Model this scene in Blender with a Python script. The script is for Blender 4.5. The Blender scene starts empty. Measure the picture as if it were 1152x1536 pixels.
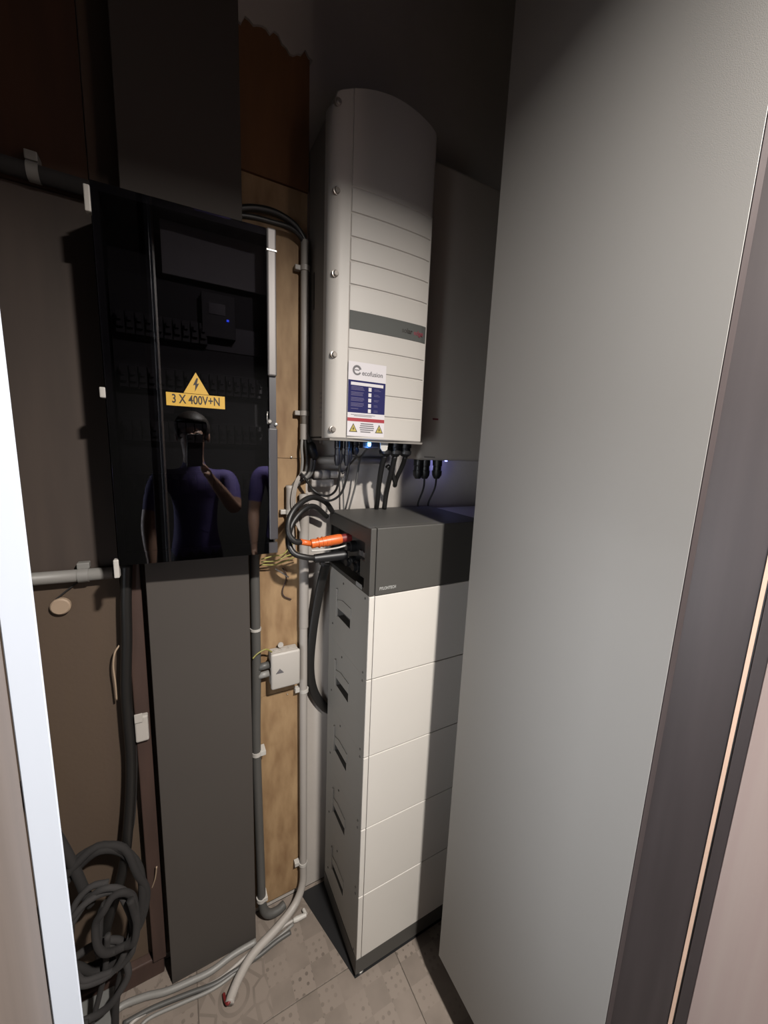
import bpy, bmesh, math, random
from mathutils import Vector, Matrix
random.seed(7)
S = bpy.context.scene
C = S.collection
# ------------------------------------------------------------------ camera
RR = ((0.87947224, -0.47425295, 0.04015874), (-0.04433506, -0.16564032, -0.98518916), (0.47388077, 0.86466608, -0.1667021))
CAM = Vector((0, 0, 1.7)); FPX = 577.0
cd = bpy.data.cameras.new('camera'); cam = bpy.data.objects.new('camera', cd); C.objects.link(cam)
cd.sensor_fit = 'VERTICAL'; cd.sensor_height = 36; cd.sensor_width = 27; cd.lens = FPX / 1536 * 36; cd.clip_start = 0.01
mw = Matrix(((RR[0][0], -RR[1][0], -RR[2][0]), (RR[0][1], -RR[1][1], -RR[2][1]), (RR[0][2], -RR[1][2], -RR[2][2]))).to_4x4()
mw.translation = CAM; cam.matrix_world = mw; S.camera = cam
# ------------------------------------------------------------------ world, exposure
w = bpy.data.worlds.new('world'); S.world = w; w.use_nodes = True
w.node_tree.nodes['Background'].inputs[0].default_value = (0.62, 0.68, 0.8, 1)
w.node_tree.nodes['Background'].inputs[1].default_value = 0.0
S.view_settings.view_transform = 'Standard'; S.view_settings.look = 'None'
S.view_settings.exposure = 0.0; S.view_settings.gamma = 1.0; S.view_settings.use_curve_mapping = False
# ------------------------------------------------------------------ lights (the corridor's ceiling lamp, and an added narrow-beam cool fill standing in for corridor daylight)
def area(name, loc, rot, size, energy, color, sy=None, shape='DISK'):
    l = bpy.data.lights.new(name, 'AREA'); l.shape = shape; l.size = size
    if sy: l.size_y = sy
    l.energy = energy; l.color = color
    o = bpy.data.objects.new(name, l); o.location = loc; o.rotation_euler = rot; C.objects.link(o); return o
LAMP = Vector((0.51, -0.44, 2.625))
lamp_l = area('ceiling_lamp_light', LAMP, (0, 0, 0), 0.10, 102, (1.0, 0.945, 0.885)); lamp_l.data.spread = math.radians(158)
fill_l = area('cool_fill', (-1.35, -0.80, 1.22), (math.radians(90), 0, math.radians(-59)), 0.9, 5.6, (0.90, 0.94, 1.0), 0.8, 'RECTANGLE'); fill_l.data.spread = math.radians(52)

# ------------------------------------------------------------------ helpers
def tag(o, label=None, cat=None, group=None, kind=None):
    if label: o['label'] = label
    if cat: o['category'] = cat
    if group: o['group'] = group
    if kind: o['kind'] = kind
    return o
def empty(name, loc, label, cat, group=None):
    o = bpy.data.objects.new(name, None); o.empty_display_size = 0.05; o.location = loc; C.objects.link(o)
    return tag(o, label, cat, group)
def origin(p):
    v = Vector((0, 0, 0))
    while p is not None: v += p.location; p = p.parent
    return v
def make(name, bm, mat, parent=None, smooth=False, mods=None):
    """bm is in world coordinates; the object gets its own origin near its middle."""
    bmesh.ops.recalc_face_normals(bm, faces=bm.faces)
    cs = [v.co for v in bm.verts]
    c = Vector([(min(p[i] for p in cs) + max(p[i] for p in cs)) / 2 for i in range(3)])
    for v in bm.verts: v.co -= c
    me = bpy.data.meshes.new(name); bm.to_mesh(me); bm.free()
    if isinstance(mat, (list, tuple)):
        for m in mat: me.materials.append(m)
    else: me.materials.append(mat)
    if smooth:
        me.polygons.foreach_set('use_smooth', [True] * len(me.polygons))
    o = bpy.data.objects.new(name, me); C.objects.link(o)
    o.location = c - (origin(parent) if parent else Vector())
    if parent: o.parent = parent
    return o
def b_box(bm, lo, hi, bev=0.0, seg=2, mi=0):
    t = bmesh.new()
    bmesh.ops.create_cube(t, size=1)
    for v in t.verts:
        v.co = Vector([(lo[i] + hi[i]) / 2 + v.co[i] * (hi[i] - lo[i]) for i in range(3)])
    if bev > 0:
        bmesh.ops.bevel(t, geom=t.edges[:], offset=bev, segments=seg, profile=0.5, affect='EDGES')
    for f in t.faces: f.material_index = mi
    me = bpy.data.meshes.new('t'); t.to_mesh(me); t.free(); bm.from_mesh(me); bpy.data.meshes.remove(me)
def box(name, lo, hi, mat, parent=None, bev=0.0, seg=2):
    bm = bmesh.new(); b_box(bm, lo, hi, bev, seg); return make(name, bm, mat, parent)
def smooth_path(pts, n=8):
    P = [Vector(p) for p in pts]
    if len(P) < 3: return P
    P = [P[0] * 2 - P[1]] + P + [P[-1] * 2 - P[-2]]
    out = []
    for i in range(1, len(P) - 2):
        p0, p1, p2, p3 = P[i - 1:i + 3]
        for k in range(n):
            t = k / n
            out.append(0.5 * ((2 * p1) + (p2 - p0) * t + (2 * p0 - 5 * p1 + 4 * p2 - p3) * t * t + (3 * p1 - p0 - 3 * p2 + p3) * t ** 3))
    out.append(P[-2]); return out
def b_tube(bm, pts, r, seg=10, r2=None, flat=None, sm=True, n=8):
    """round (or flat, r2) tube along a smoothed path"""
    P = smooth_path(pts, n) if sm else [Vector(p) for p in pts]
    rings = []; up = None
    for i, p in enumerate(P):
        d = (P[min(i + 1, len(P) - 1)] - P[max(i - 1, 0)]).normalized()
        if up is None:
            up = Vector(flat) if flat else (Vector((0, 0, 1)) if abs(d.z) < 0.9 else Vector((0, 1, 0)))
        a = d.cross(up).normalized(); u = a.cross(d).normalized()
        if not flat: up = u
        rr = r(i / (len(P) - 1)) if callable(r) else r
        rings.append([bm.verts.new(p + a * rr * math.cos(2 * math.pi * k / seg) + u * (r2 or rr) * math.sin(2 * math.pi * k / seg)) for k in range(seg)])
    for a, b in zip(rings, rings[1:]):
        for k in range(seg): bm.faces.new((a[k], a[(k + 1) % seg], b[(k + 1) % seg], b[k]))
    bm.faces.new(rings[0][::-1]); bm.faces.new(rings[-1])
def tube(name, pts, r, mat, parent=None, **kw):
    bm = bmesh.new(); b_tube(bm, pts, r, **kw); return make(name, bm, mat, parent, smooth=True)
def b_lathe(bm, base, axis, prof, seg=16):
    """prof: (distance along axis, radius)"""
    base = Vector(base); ax = Vector(axis).normalized()
    a = ax.orthogonal().normalized(); b = ax.cross(a)
    rings = []
    for h, r in prof:
        rings.append([bm.verts.new(base + ax * h + (a * math.cos(2 * math.pi * k / seg) + b * math.sin(2 * math.pi * k / seg)) * max(r, 1e-4)) for k in range(seg)])
    for p, q in zip(rings, rings[1:]):
        for k in range(seg): bm.faces.new((p[k], p[(k + 1) % seg], q[(k + 1) % seg], q[k]))
    bm.faces.new(rings[0][::-1]); bm.faces.new(rings[-1])
def lathe(name, base, axis, prof, mat, parent=None, seg=16, smooth=True):
    bm = bmesh.new(); b_lathe(bm, base, axis, prof, seg)
    o = make(name, bm, mat, parent, smooth=smooth)
    if smooth: edge_split(o)
    return o
def edge_split(o, ang=35):
    m = o.modifiers.new('split', 'EDGE_SPLIT'); m.split_angle = math.radians(ang)
def prism(name, pts, d, mat, parent=None):
    """pts: polygon in the x-z plane given as world points, pushed d along +y"""
    bm = bmesh.new(); d = Vector(d)
    a = [bm.verts.new(p) for p in pts]; b = [bm.verts.new(Vector(p) + d) for p in pts]
    bm.faces.new(a); bm.faces.new(b[::-1])
    for i in range(len(a)): bm.faces.new((a[i], a[(i + 1) % len(a)], b[(i + 1) % len(a)], b[i]))
    return make(name, bm, mat, parent)
def text(name, s, loc, size, mat, parent=None, sx=1.0, rot=None, bold=0.0, ext=0.0003, spacing=1.0):
    cu = bpy.data.curves.new(name, 'FONT'); cu.body = s; cu.size = size; cu.extrude = ext; cu.offset = bold; cu.space_character = spacing
    cu.align_x = 'CENTER'; cu.align_y = 'CENTER'
    o = bpy.data.objects.new('tmp', cu); C.objects.link(o)
    me = bpy.data.meshes.new_from_object(o.evaluated_get(bpy.context.evaluated_depsgraph_get()))
    bpy.data.objects.remove(o)
    M = rot if rot else Matrix(((1, 0, 0), (0, 0, -1), (0, 1, 0)))
    bm = bmesh.new(); bm.from_mesh(me); bpy.data.meshes.remove(me)
    for v in bm.verts: v.co = Vector(loc) + M @ Vector((v.co.x * sx, v.co.y, v.co.z))
    return make(name, bm, mat, parent)

# ------------------------------------------------------------------ materials
def mat(name, col, rough=0.5, metal=0.0, noise=0.0, nscale=8.0, bump=0.0, bscale=200.0, spec=0.5, stretch=None, col2=None, emit=None, estr=0.0):
    m = bpy.data.materials.new(name); m.use_nodes = True
    nt = m.node_tree; b = nt.nodes['Principled BSDF']
    b.inputs['Roughness'].default_value = rough; b.inputs['Metallic'].default_value = metal
    b.inputs['Specular IOR Level'].default_value = spec
    tc = nt.nodes.new('ShaderNodeTexCoord'); mp = nt.nodes.new('ShaderNodeMapping')
    nt.links.new(tc.outputs['Object'], mp.inputs[0])
    if stretch: mp.inputs['Scale'].default_value = stretch
    n = nt.nodes.new('ShaderNodeTexNoise'); n.inputs['Scale'].default_value = nscale; n.inputs['Detail'].default_value = 6
    nt.links.new(mp.outputs[0], n.inputs[0])
    r = nt.nodes.new('ShaderNodeValToRGB'); r.color_ramp.elements[0].position = 0.3; r.color_ramp.elements[1].position = 0.7
    if metal < 0.5: col = tuple(c * 0.58 for c in col); col2 = tuple(c * 0.58 for c in col2) if col2 else None
    c2 = col2 if col2 else tuple(c * (1 - noise) for c in col)
    r.color_ramp.elements[0].color = (*c2, 1); r.color_ramp.elements[1].color = (*col, 1)
    nt.links.new(n.outputs[0], r.inputs[0]); nt.links.new(r.outputs[0], b.inputs['Base Color'])
    if bump:
        n2 = nt.nodes.new('ShaderNodeTexNoise'); n2.inputs['Scale'].default_value = bscale
        nt.links.new(tc.outputs['Object'], n2.inputs[0])
        bp = nt.nodes.new('ShaderNodeBump'); bp.inputs['Strength'].default_value = bump; bp.inputs['Distance'].default_value = 0.002
        nt.links.new(n2.outputs[0], bp.inputs['Height']); nt.links.new(bp.outputs[0], b.inputs['Normal'])
    if emit:
        b.inputs['Emission Color'].default_value = (*emit, 1); b.inputs['Emission Strength'].default_value = estr
    return m
M = {}
M['plaster'] = mat('plaster', (0.60, 0.55, 0.50), 0.85, noise=0.10, nscale=5, bump=0.25, bscale=60)
M['ceiling'] = mat('ceiling_paint', (0.3, 0.29, 0.27), 0.9, noise=0.05, bump=0.1)
M['corridor'] = mat('corridor_paint', (0.09, 0.088, 0.085), 0.9, noise=0.05)
M['sidewall'] = mat('closet_side_board', (0.10, 0.09, 0.08), 0.7, noise=0.1)
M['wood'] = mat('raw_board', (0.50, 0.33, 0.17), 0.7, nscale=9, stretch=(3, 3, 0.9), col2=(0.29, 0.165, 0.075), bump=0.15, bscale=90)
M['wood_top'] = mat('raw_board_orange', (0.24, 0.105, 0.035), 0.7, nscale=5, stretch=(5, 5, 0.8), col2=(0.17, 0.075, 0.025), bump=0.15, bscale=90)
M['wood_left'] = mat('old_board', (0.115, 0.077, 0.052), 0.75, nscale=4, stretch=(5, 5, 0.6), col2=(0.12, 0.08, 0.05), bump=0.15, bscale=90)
M['red_brown'] = mat('red_brown_wood', (0.085, 0.045, 0.033), 0.7, noise=0.3, nscale=10, stretch=(4, 4, 0.6))
M['duct'] = mat('grey_brown_cover', (0.074, 0.062, 0.053), 0.85, noise=0.04, nscale=3, bump=0.05, bscale=500)
M['panel'] = mat('grey_laminate', (0.47, 0.455, 0.43), 0.55, noise=0.03, nscale=3, bump=0.06, bscale=900)
M['wenge'] = mat('dark_wood_laminate', (0.055, 0.045, 0.046), 0.46, noise=0.2, nscale=6, stretch=(10, 10, 0.5), spec=0.28)
M['strip'] = mat('light_edge_band', (0.72, 0.50, 0.38), 0.5, noise=0.1)
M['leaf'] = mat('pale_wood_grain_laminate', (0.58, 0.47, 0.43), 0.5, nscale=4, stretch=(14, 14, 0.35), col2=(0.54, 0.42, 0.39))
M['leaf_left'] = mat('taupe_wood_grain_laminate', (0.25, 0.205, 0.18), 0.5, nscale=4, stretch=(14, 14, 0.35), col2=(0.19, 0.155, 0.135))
M['whiteedge'] = mat('cool_white_edge', (0.64, 0.71, 0.82), 0.45, noise=0.02)  # cold light on the strip put into the white as a blue tint
M['inv'] = mat('warm_white_coated_metal', (0.66, 0.62, 0.57), 0.5, noise=0.02, bump=0.05, bscale=700)
M['inv_side'] = mat('grey_cast_metal', (0.27, 0.25, 0.225), 0.55, noise=0.04, bump=0.1, bscale=500)
M['band'] = mat('grey_green_band', (0.085, 0.088, 0.080), 0.7)
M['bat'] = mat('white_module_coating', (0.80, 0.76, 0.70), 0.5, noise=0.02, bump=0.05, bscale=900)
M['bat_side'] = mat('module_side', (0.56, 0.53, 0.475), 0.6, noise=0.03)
M['slot'] = mat('slot_dark', (0.17, 0.16, 0.145), 0.7)
M['bms'] = mat('charcoal_coated_metal', (0.082, 0.078, 0.070), 0.55, noise=0.05, bump=0.08, bscale=900)
M['black'] = mat('black_plastic', (0.012, 0.012, 0.013), 0.45)
M['blackc'] = mat('black_cable', (0.016, 0.015, 0.014), 0.45)
M['navy'] = mat('dark_gland_plastic', (0.014, 0.015, 0.022), 0.4)
M['conduit'] = mat('light_grey_conduit', (0.50, 0.46, 0.42), 0.5, noise=0.05)
M['conduit_dk'] = mat('dark_grey_conduit', (0.115, 0.112, 0.105), 0.5, noise=0.1)
M['clip'] = mat('white_clip', (0.66, 0.63, 0.58), 0.5)
M['greyclip'] = mat('grey_clip', (0.3, 0.29, 0.27), 0.5)
M['jbox'] = mat('junction_box_plastic', (0.60, 0.56, 0.51), 0.5, noise=0.03)
M['orange'] = mat('orange_connector', (0.85, 0.17, 0.03), 0.4)
M['yg'] = mat('yellow_green_wire', (0.50, 0.46, 0.12), 0.5, noise=0.5, nscale=60)
M['yellow'] = mat('yellow_sticker', (0.80, 0.48, 0.055), 0.5)
M['yellow2'] = mat('warning_yellow', (0.55, 0.45, 0.10), 0.5)
M['ink'] = mat('black_ink', (0.02, 0.012, 0.008), 0.5)
M['inkgrey'] = mat('grey_ink', (0.17, 0.16, 0.17), 0.5)
M['paper'] = mat('white_label', (0.80, 0.76, 0.78), 0.5)
M['blue'] = mat('navy_print', (0.028, 0.028, 0.12), 0.9, spec=.2)
M['bluelt'] = mat('pale_blue_print', (0.16, 0.14, 0.26), 0.5)
M['red'] = mat('red_print', (0.42, 0.03, 0.045), 0.5)
M['logored'] = mat('logo_red', (0.24, 0.03, 0.05), 0.5)
M['steel'] = mat('steel', (0.35, 0.34, 0.32), 0.4, metal=0.9)
M['knobm'] = mat('dull_screw_metal', (0.36, 0.33, 0.30), 0.35, metal=0.7)
M['alu'] = mat('brushed_aluminium', (0.17, 0.16, 0.155), 0.5, metal=0.5, noise=0.15, nscale=20, stretch=(3, 3, .3))
M['alu_dk'] = mat('smoked_profile', (0.075, 0.072, 0.078), 0.4)
M['enc'] = mat('enclosure_dark', (0.035, 0.034, 0.033), 0.55)
M['encplate'] = mat('enclosure_cover_plate', (0.60, 0.59, 0.56), 0.5)
M['breaker'] = mat('breaker_grey', (0.06, 0.058, 0.056), 0.5)
M['screen'] = mat('meter_screen', (0.02, 0.01, 0.015), 0.3)
M['badge'] = mat('pale_badge', (0.42, 0.42, 0.40), 0.5)
M['boxgrey'] = mat('warm_grey_box', (0.66, 0.60, 0.53), 0.6, noise=0.03)
M['led'] = mat('blue_led', (0.1, 0.3, 0.9), 0.3, emit=(0.12, 0.45, 1.0), estr=14)
M['led2'] = mat('small_blue_led', (0.1, 0.2, 0.9), 0.3, emit=(0.03, 0.08, 1.0), estr=3)
M['led3'] = mat('violet_led', (0.3, 0.3, 0.9), 0.3, emit=(0.35, 0.38, 1.0), estr=5)
M['film'] = mat('dull_grey_cable_sheath', (0.045, 0.041, 0.040), 0.9, noise=0.3)
M['film2'] = mat('dusty_black_cable', (0.022, 0.019, 0.018), 0.9, noise=0.3)
M['knob'] = mat('pale_wood_plug', (0.50, 0.37, 0.26), 0.6)
M['redcap'] = mat('dark_red_hose_end', (0.22, 0.02, 0.02), 0.5)
M['greybag'] = mat('grey_plastic_tub', (0.22, 0.22, 0.21), 0.5, noise=0.1)
M['grout'] = mat('grout', (0.20, 0.165, 0.135), 0.9, noise=0.2, nscale=40)

def tinted_glass():
    m = bpy.data.materials.new('smoked_glass'); m.use_nodes = True; nt = m.node_tree
    for n in list(nt.nodes):
        if n.type != 'OUTPUT_MATERIAL': nt.nodes.remove(n)
    out = [n for n in nt.nodes if n.type == 'OUTPUT_MATERIAL'][0]
    t = nt.nodes.new('ShaderNodeBsdfTransparent'); t.inputs[0].default_value = (0.44, 0.43, 0.45, 1)
    g = nt.nodes.new('ShaderNodeBsdfGlossy'); g.inputs['Roughness'].default_value = 0.015; g.inputs[0].default_value = (0.95, 0.97, 1, 1)
    f = nt.nodes.new('ShaderNodeFresnel'); f.inputs[0].default_value = 1.62
    x = nt.nodes.new('ShaderNodeMixShader')
    nt.links.new(f.outputs[0], x.inputs[0]); nt.links.new(t.outputs[0], x.inputs[1]); nt.links.new(g.outputs[0], x.inputs[2])
    nt.links.new(x.outputs[0], out.inputs[0]); return m
M['glass'] = tinted_glass()

def tile_mat():
    """beige cement-look tile printed with a faded patchwork (checks with dots, rings, blotches)"""
    m = bpy.data.materials.new('patchwork_tile'); m.use_nodes = True; nt = m.node_tree; N = nt.nodes.new; L = nt.links.new
    b = nt.nodes['Principled BSDF']; b.inputs['Roughness'].default_value = 0.5
    geo = N('ShaderNodeNewGeometry'); mp = N('ShaderNodeMapping'); mp.inputs['Location'].default_value = (-0.59 * 5, -0.905 * 5, 0)
    mp.inputs['Scale'].default_value = (5, 5, 5); L(geo.outputs['Position'], mp.inputs[0])       # one unit = one printed square of 0.2 m
    fl = N('ShaderNodeVectorMath'); fl.operation = 'FLOOR'; L(mp.outputs[0], fl.inputs[0])
    fr = N('ShaderNodeVectorMath'); fr.operation = 'FRACTION'; L(mp.outputs[0], fr.inputs[0])
    wn = N('ShaderNodeTexWhiteNoise'); L(fl.outputs[0], wn.inputs['Vector'])
    # checks
    ck = N('ShaderNodeTexChecker'); ck.inputs['Scale'].default_value = 3.0; L(mp.outputs[0], ck.inputs[0]); ck.inputs[1].default_value = (1, 1, 1, 1); ck.inputs[2].default_value = (0, 0, 0, 1)
    vo = N('ShaderNodeTexVoronoi'); vo.inputs['Scale'].default_value = 9; vo.inputs['Randomness'].default_value = 0.25; L(mp.outputs[0], vo.inputs[0])
    dot = N('ShaderNodeMath'); dot.operation = 'LESS_THAN'; dot.inputs[1].default_value = 0.24; L(vo.outputs['Distance'], dot.inputs[0])
    dk = N('ShaderNodeMath'); dk.operation = 'MULTIPLY'; L(dot.outputs[0], dk.inputs[0]); L(ck.outputs['Fac'], dk.inputs[1]); dk.use_clamp = True
    inv = N('ShaderNodeMath'); inv.operation = 'SUBTRACT'; inv.inputs[0].default_value = 1; L(ck.outputs['Fac'], inv.inputs[1])
    h = N('ShaderNodeMath'); h.operation = 'MULTIPLY'; h.inputs[1].default_value = 0.55; L(inv.outputs[0], h.inputs[0])
    pa = N('ShaderNodeMath'); pa.operation = 'MAXIMUM'; L(h.outputs[0], pa.inputs[0]); L(dk.outputs[0], pa.inputs[1])
    # rings
    ce = N('ShaderNodeVectorMath'); ce.operation = 'SUBTRACT'; ce.inputs[1].default_value = (0.5, 0.5, 0); L(fr.outputs[0], ce.inputs[0])
    sx = N('ShaderNodeSeparateXYZ'); L(ce.outputs[0], sx.inputs[0]); cx = N('ShaderNodeCombineXYZ'); L(sx.outputs[0], cx.inputs[0]); L(sx.outputs[1], cx.inputs[1])
    ln = N('ShaderNodeVectorMath'); ln.operation = 'LENGTH'; L(cx.outputs[0], ln.inputs[0])
    sn = N('ShaderNodeMath'); sn.operation = 'SINE'; mu = N('ShaderNodeMath'); mu.operation = 'MULTIPLY'; mu.inputs[1].default_value = 38; L(ln.outputs['Value'], mu.inputs[0]); L(mu.outputs[0], sn.inputs[0])
    vo2 = N('ShaderNodeTexVoronoi'); vo2.feature = 'DISTANCE_TO_EDGE'; vo2.inputs['Scale'].default_value = 4; L(mp.outputs[0], vo2.inputs[0])
    v2 = N('ShaderNodeMath'); v2.operation = 'LESS_THAN'; v2.inputs[1].default_value = 0.07; L(vo2.outputs['Distance'], v2.inputs[0])
    lt_ = N('ShaderNodeMath'); lt_.operation = 'GREATER_THAN'; lt_.inputs[1].default_value = 0.55; L(sn.outputs[0], lt_.inputs[0])
    nr = N('ShaderNodeMath'); nr.operation = 'LESS_THAN'; nr.inputs[1].default_value = 0.27; L(ln.outputs['Value'], nr.inputs[0])
    pb0 = N('ShaderNodeMix'); L(nr.outputs[0], pb0.inputs[0]); L(v2.outputs[0], pb0.inputs[2]); L(lt_.outputs[0], pb0.inputs[3])
    pb = N('ShaderNodeMath'); pb.operation = 'MULTIPLY'; pb.inputs[1].default_value = 0.7; L(pb0.outputs[0], pb.inputs[0])
    # blotchy ornament
    n1 = N('ShaderNodeTexNoise'); n1.inputs['Scale'].default_value = 5; n1.inputs['Distortion'].default_value = 1.5; L(mp.outputs[0], n1.inputs[0])
    pc = N('ShaderNodeMath'); pc.operation = 'GREATER_THAN'; pc.inputs[1].default_value = 0.56; L(n1.outputs[0], pc.inputs[0])
    s1 = N('ShaderNodeMath'); s1.operation = 'GREATER_THAN'; s1.inputs[1].default_value = 0.45; L(wn.outputs['Value'], s1.inputs[0])
    s2 = N('ShaderNodeMath'); s2.operation = 'GREATER_THAN'; s2.inputs[1].default_value = 0.72; L(wn.outputs['Value'], s2.inputs[0])
    m1 = N('ShaderNodeMix'); L(s1.outputs[0], m1.inputs[0]); L(pa.outputs[0], m1.inputs[2]); L(pb.outputs[0], m1.inputs[3])
    m2 = N('ShaderNodeMix'); L(s2.outputs[0], m2.inputs[0]); L(m1.outputs[0], m2.inputs[2]); L(pc.outputs[0], m2.inputs[3])
    # wear
    n2 = N('ShaderNodeTexNoise'); n2.inputs['Scale'].default_value = 1.6; n2.inputs['Detail'].default_value = 8; L(mp.outputs[0], n2.inputs[0])
    wr = N('ShaderNodeMapRange'); wr.inputs[1].default_value = 0.35; wr.inputs[2].default_value = 0.62; wr.inputs[3].default_value = 0.05; wr.inputs[4].default_value = 0.75; L(n2.outputs[0], wr.inputs[0])
    fm = N('ShaderNodeMath'); fm.operation = 'MULTIPLY'; L(m2.outputs[0], fm.inputs[0]); L(wr.outputs[0], fm.inputs[1])
    cr = N('ShaderNodeMix'); cr.data_type = 'RGBA'; cr.inputs[6].default_value = (0.170, 0.140, 0.117, 1); cr.inputs[7].default_value = (0.070, 0.056, 0.045, 1); L(fm.outputs[0], cr.inputs[0])
    L(cr.outputs[2], b.inputs['Base Color']); return m
M['tile'] = tile_mat()

WALL = 1.2           # plane of the back wall
# ------------------------------------------------------------------ setting
XL, XR, YB = -0.95, 1.55, -1.7
tag(box('wall_back', (XL, WALL, 0), (XR, WALL + 0.1, 3.22), M['plaster']), kind='structure')
tag(box('wall_left', (XL - 0.08, 0.40, 0), (XL, WALL, 3.22), M['sidewall']), kind='structure')
tag(box('wall_right', (XR, 0.25, 0), (XR + 0.08, WALL, 3.22), M['sidewall']), kind='structure')
tag(box('ceiling', (XL, 0.2, 3.2), (XR, WALL, 3.3), M['ceiling']), kind='structure')
tag(box('wall_front', (XL - .3, 0.12, 2.72), (XR + .3, 0.2, 3.3), M['corridor']), kind='structure')      # above the closet opening
tag(box('ceiling_corridor', (-2.2, YB, 2.66), (2.3, 0.12, 2.76), M['corridor']), kind='structure')
tag(box('wall_corridor', (-2.2, YB - 0.1, 0), (2.3, YB, 2.66), M['corridor']), kind='structure')
# floor: grout bed + one object per tile
fl = tag(box('floor', (-2.2, YB, -0.06), (2.3, WALL, -0.004), M['grout']), kind='structure')
TS = 0.6; tm = None
for i in range(-3, 3):
    for j in range(-4, 1):
        x0, y0 = 0.59 + i * TS, 0.905 + j * TS
        x1, y1 = x0 + TS, min(y0 + TS, WALL)
        if x0 < -2.2 or x1 > 2.4 or y0 < YB - .2: continue
        g = 0.0012
        key = round(y1 - y0, 3)
        if key == TS and tm is not None:
            o = tm.copy(); C.objects.link(o); o.location = (Vector(((x0 + x1) / 2, (y0 + y1) / 2, -0.005)) - origin(fl)); continue
        o = box('tile', (x0 + g, y0 + g, -0.01), (x1 - g, y1 - g, 0.0), M['tile'], fl, bev=0.0008, seg=1)
        if key == TS: tm = o
# raw wooden boards on the back wall (right strip beside the white wall, and the darker field at the left)
def rough_board(name, x0, x1, z0, z1, y0, mt, jag_top=0.0):
    bm = bmesh.new(); n = 14; T = []; B = []
    top = [z1 + (random.uniform(-1, 1) * jag_top if 0 < k < n else 0) for k in range(n + 1)]
    fr = [bm.verts.new((x0 + (x1 - x0) * k / n, y0, top[k])) for k in range(n + 1)] + [bm.verts.new((x1, y0, z0)), bm.verts.new((x0, y0, z0))]
    bk = [bm.verts.new((v.co.x, WALL, v.co.z)) for v in fr]
    bm.faces.new(fr); bm.faces.new(bk[::-1])
    for k in range(len(fr)): bm.faces.new((fr[k], fr[(k + 1) % len(fr)], bk[(k + 1) % len(fr)], bk[k]))
    return make(name, bm, mt)
bp = tag(bpy.data.objects.new('trim_1', None), kind='structure'); C.objects.link(bp)
def board(x0, x1, z0, z1, y0, mt, jag=0.0, label=None):
    o = rough_board('wooden_board', x0, x1, z0, z1, y0, mt, jag); o.parent = bp
    if label: o['label'] = label
    return o
board(0.184, 0.363, 1.655, 2.392, 1.186, M['wood'])
board(0.184, 0.3635, 0.872, 1.6535, 1.187, M['wood'])
board(0.184, 0.363, 0.035, 0.8705, 1.1865, M['wood'])
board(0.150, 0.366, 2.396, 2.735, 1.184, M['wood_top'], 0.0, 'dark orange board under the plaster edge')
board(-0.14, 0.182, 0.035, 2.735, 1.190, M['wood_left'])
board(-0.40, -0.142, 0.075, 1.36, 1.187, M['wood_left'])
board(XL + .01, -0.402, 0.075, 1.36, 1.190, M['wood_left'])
M['wood_dark'] = mat('dark_brown_board', (0.085, 0.06, 0.046), 0.75, nscale=4, stretch=(5, 5, 0.6), col2=(0.06, 0.042, 0.033))  # darker brown than the boards below
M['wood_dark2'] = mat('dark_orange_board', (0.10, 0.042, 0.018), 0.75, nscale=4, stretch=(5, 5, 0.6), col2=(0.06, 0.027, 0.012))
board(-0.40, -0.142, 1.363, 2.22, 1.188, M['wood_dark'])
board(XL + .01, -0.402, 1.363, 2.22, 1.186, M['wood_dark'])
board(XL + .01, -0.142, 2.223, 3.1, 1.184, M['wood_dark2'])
# ragged plaster lip over the top of the orange board
bm = bmesh.new(); n = 22; pts = []
for k in range(n + 1):
    x = 0.15 + 0.222 * k / n; pts.append((x, 1.176, 2.728 - 0.03 * math.sin(k * .5) * 0.3 + random.uniform(-0.012, 0.010) - 0.03 * k / n * .6))
a = [bm.verts.new(p) for p in pts]; b = [bm.verts.new((p[0], 1.176, 3.19)) for p in pts]; c = [bm.verts.new((p[0], WALL, p[2] + 0.004)) for p in pts]
for k in range(n):
    bm.faces.new((a[k], a[k + 1], b[k + 1], b[k])); bm.faces.new((c[k], c[k + 1], a[k + 1], a[k]))
tag(make('trim_2', bm, M['plaster']), kind='structure')
tag(box('baseboard_left', (XL + .01, 1.165, 0), (-0.10, 1.2, 0.07), M['red_brown'], bev=0.004), kind='structure')
tag(box('shade_strip', (-0.128, 1.155, 0.07), (-0.092, 1.184, 1.38), M['red_brown'], bev=0.003), kind='structure')  # dark strip standing in for the shaded recess beside the duct cover

# ------------------------------------------------------------------ closet front: left post and leaf, right panel, post and leaf
o = box('cabinet_side_panel', (-0.1135, 0.352, 0.0), (-0.0938, 0.372, 2.66), M['whiteedge'], bev=0.0008, seg=1)
t = tag(bpy.data.objects.new('door_1', None), kind='structure'); C.objects.link(t); t.location = (-0.113, 0.36, 0)
bpy.data.objects.remove(o)
box('edge_strip', (-0.1135, 0.350, 0.0), (-0.0938, 0.352, 2.66), M['whiteedge'], t, bev=0.0008, seg=1)['label'] = 'cool white edge strip of the left door frame'
box('frame_post', (-0.1132, 0.3525, 0.0), (-0.1010, 0.370, 2.66), M['whiteedge'], t)
box('door_leaf', (-0.134, 0.10, 0.0), (-0.1137, 0.3498, 2.66), M['leaf_left'], t, bev=0.0012, seg=1)['label'] = 'taupe wood-grain leaf folded open beside the white strip'
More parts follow.
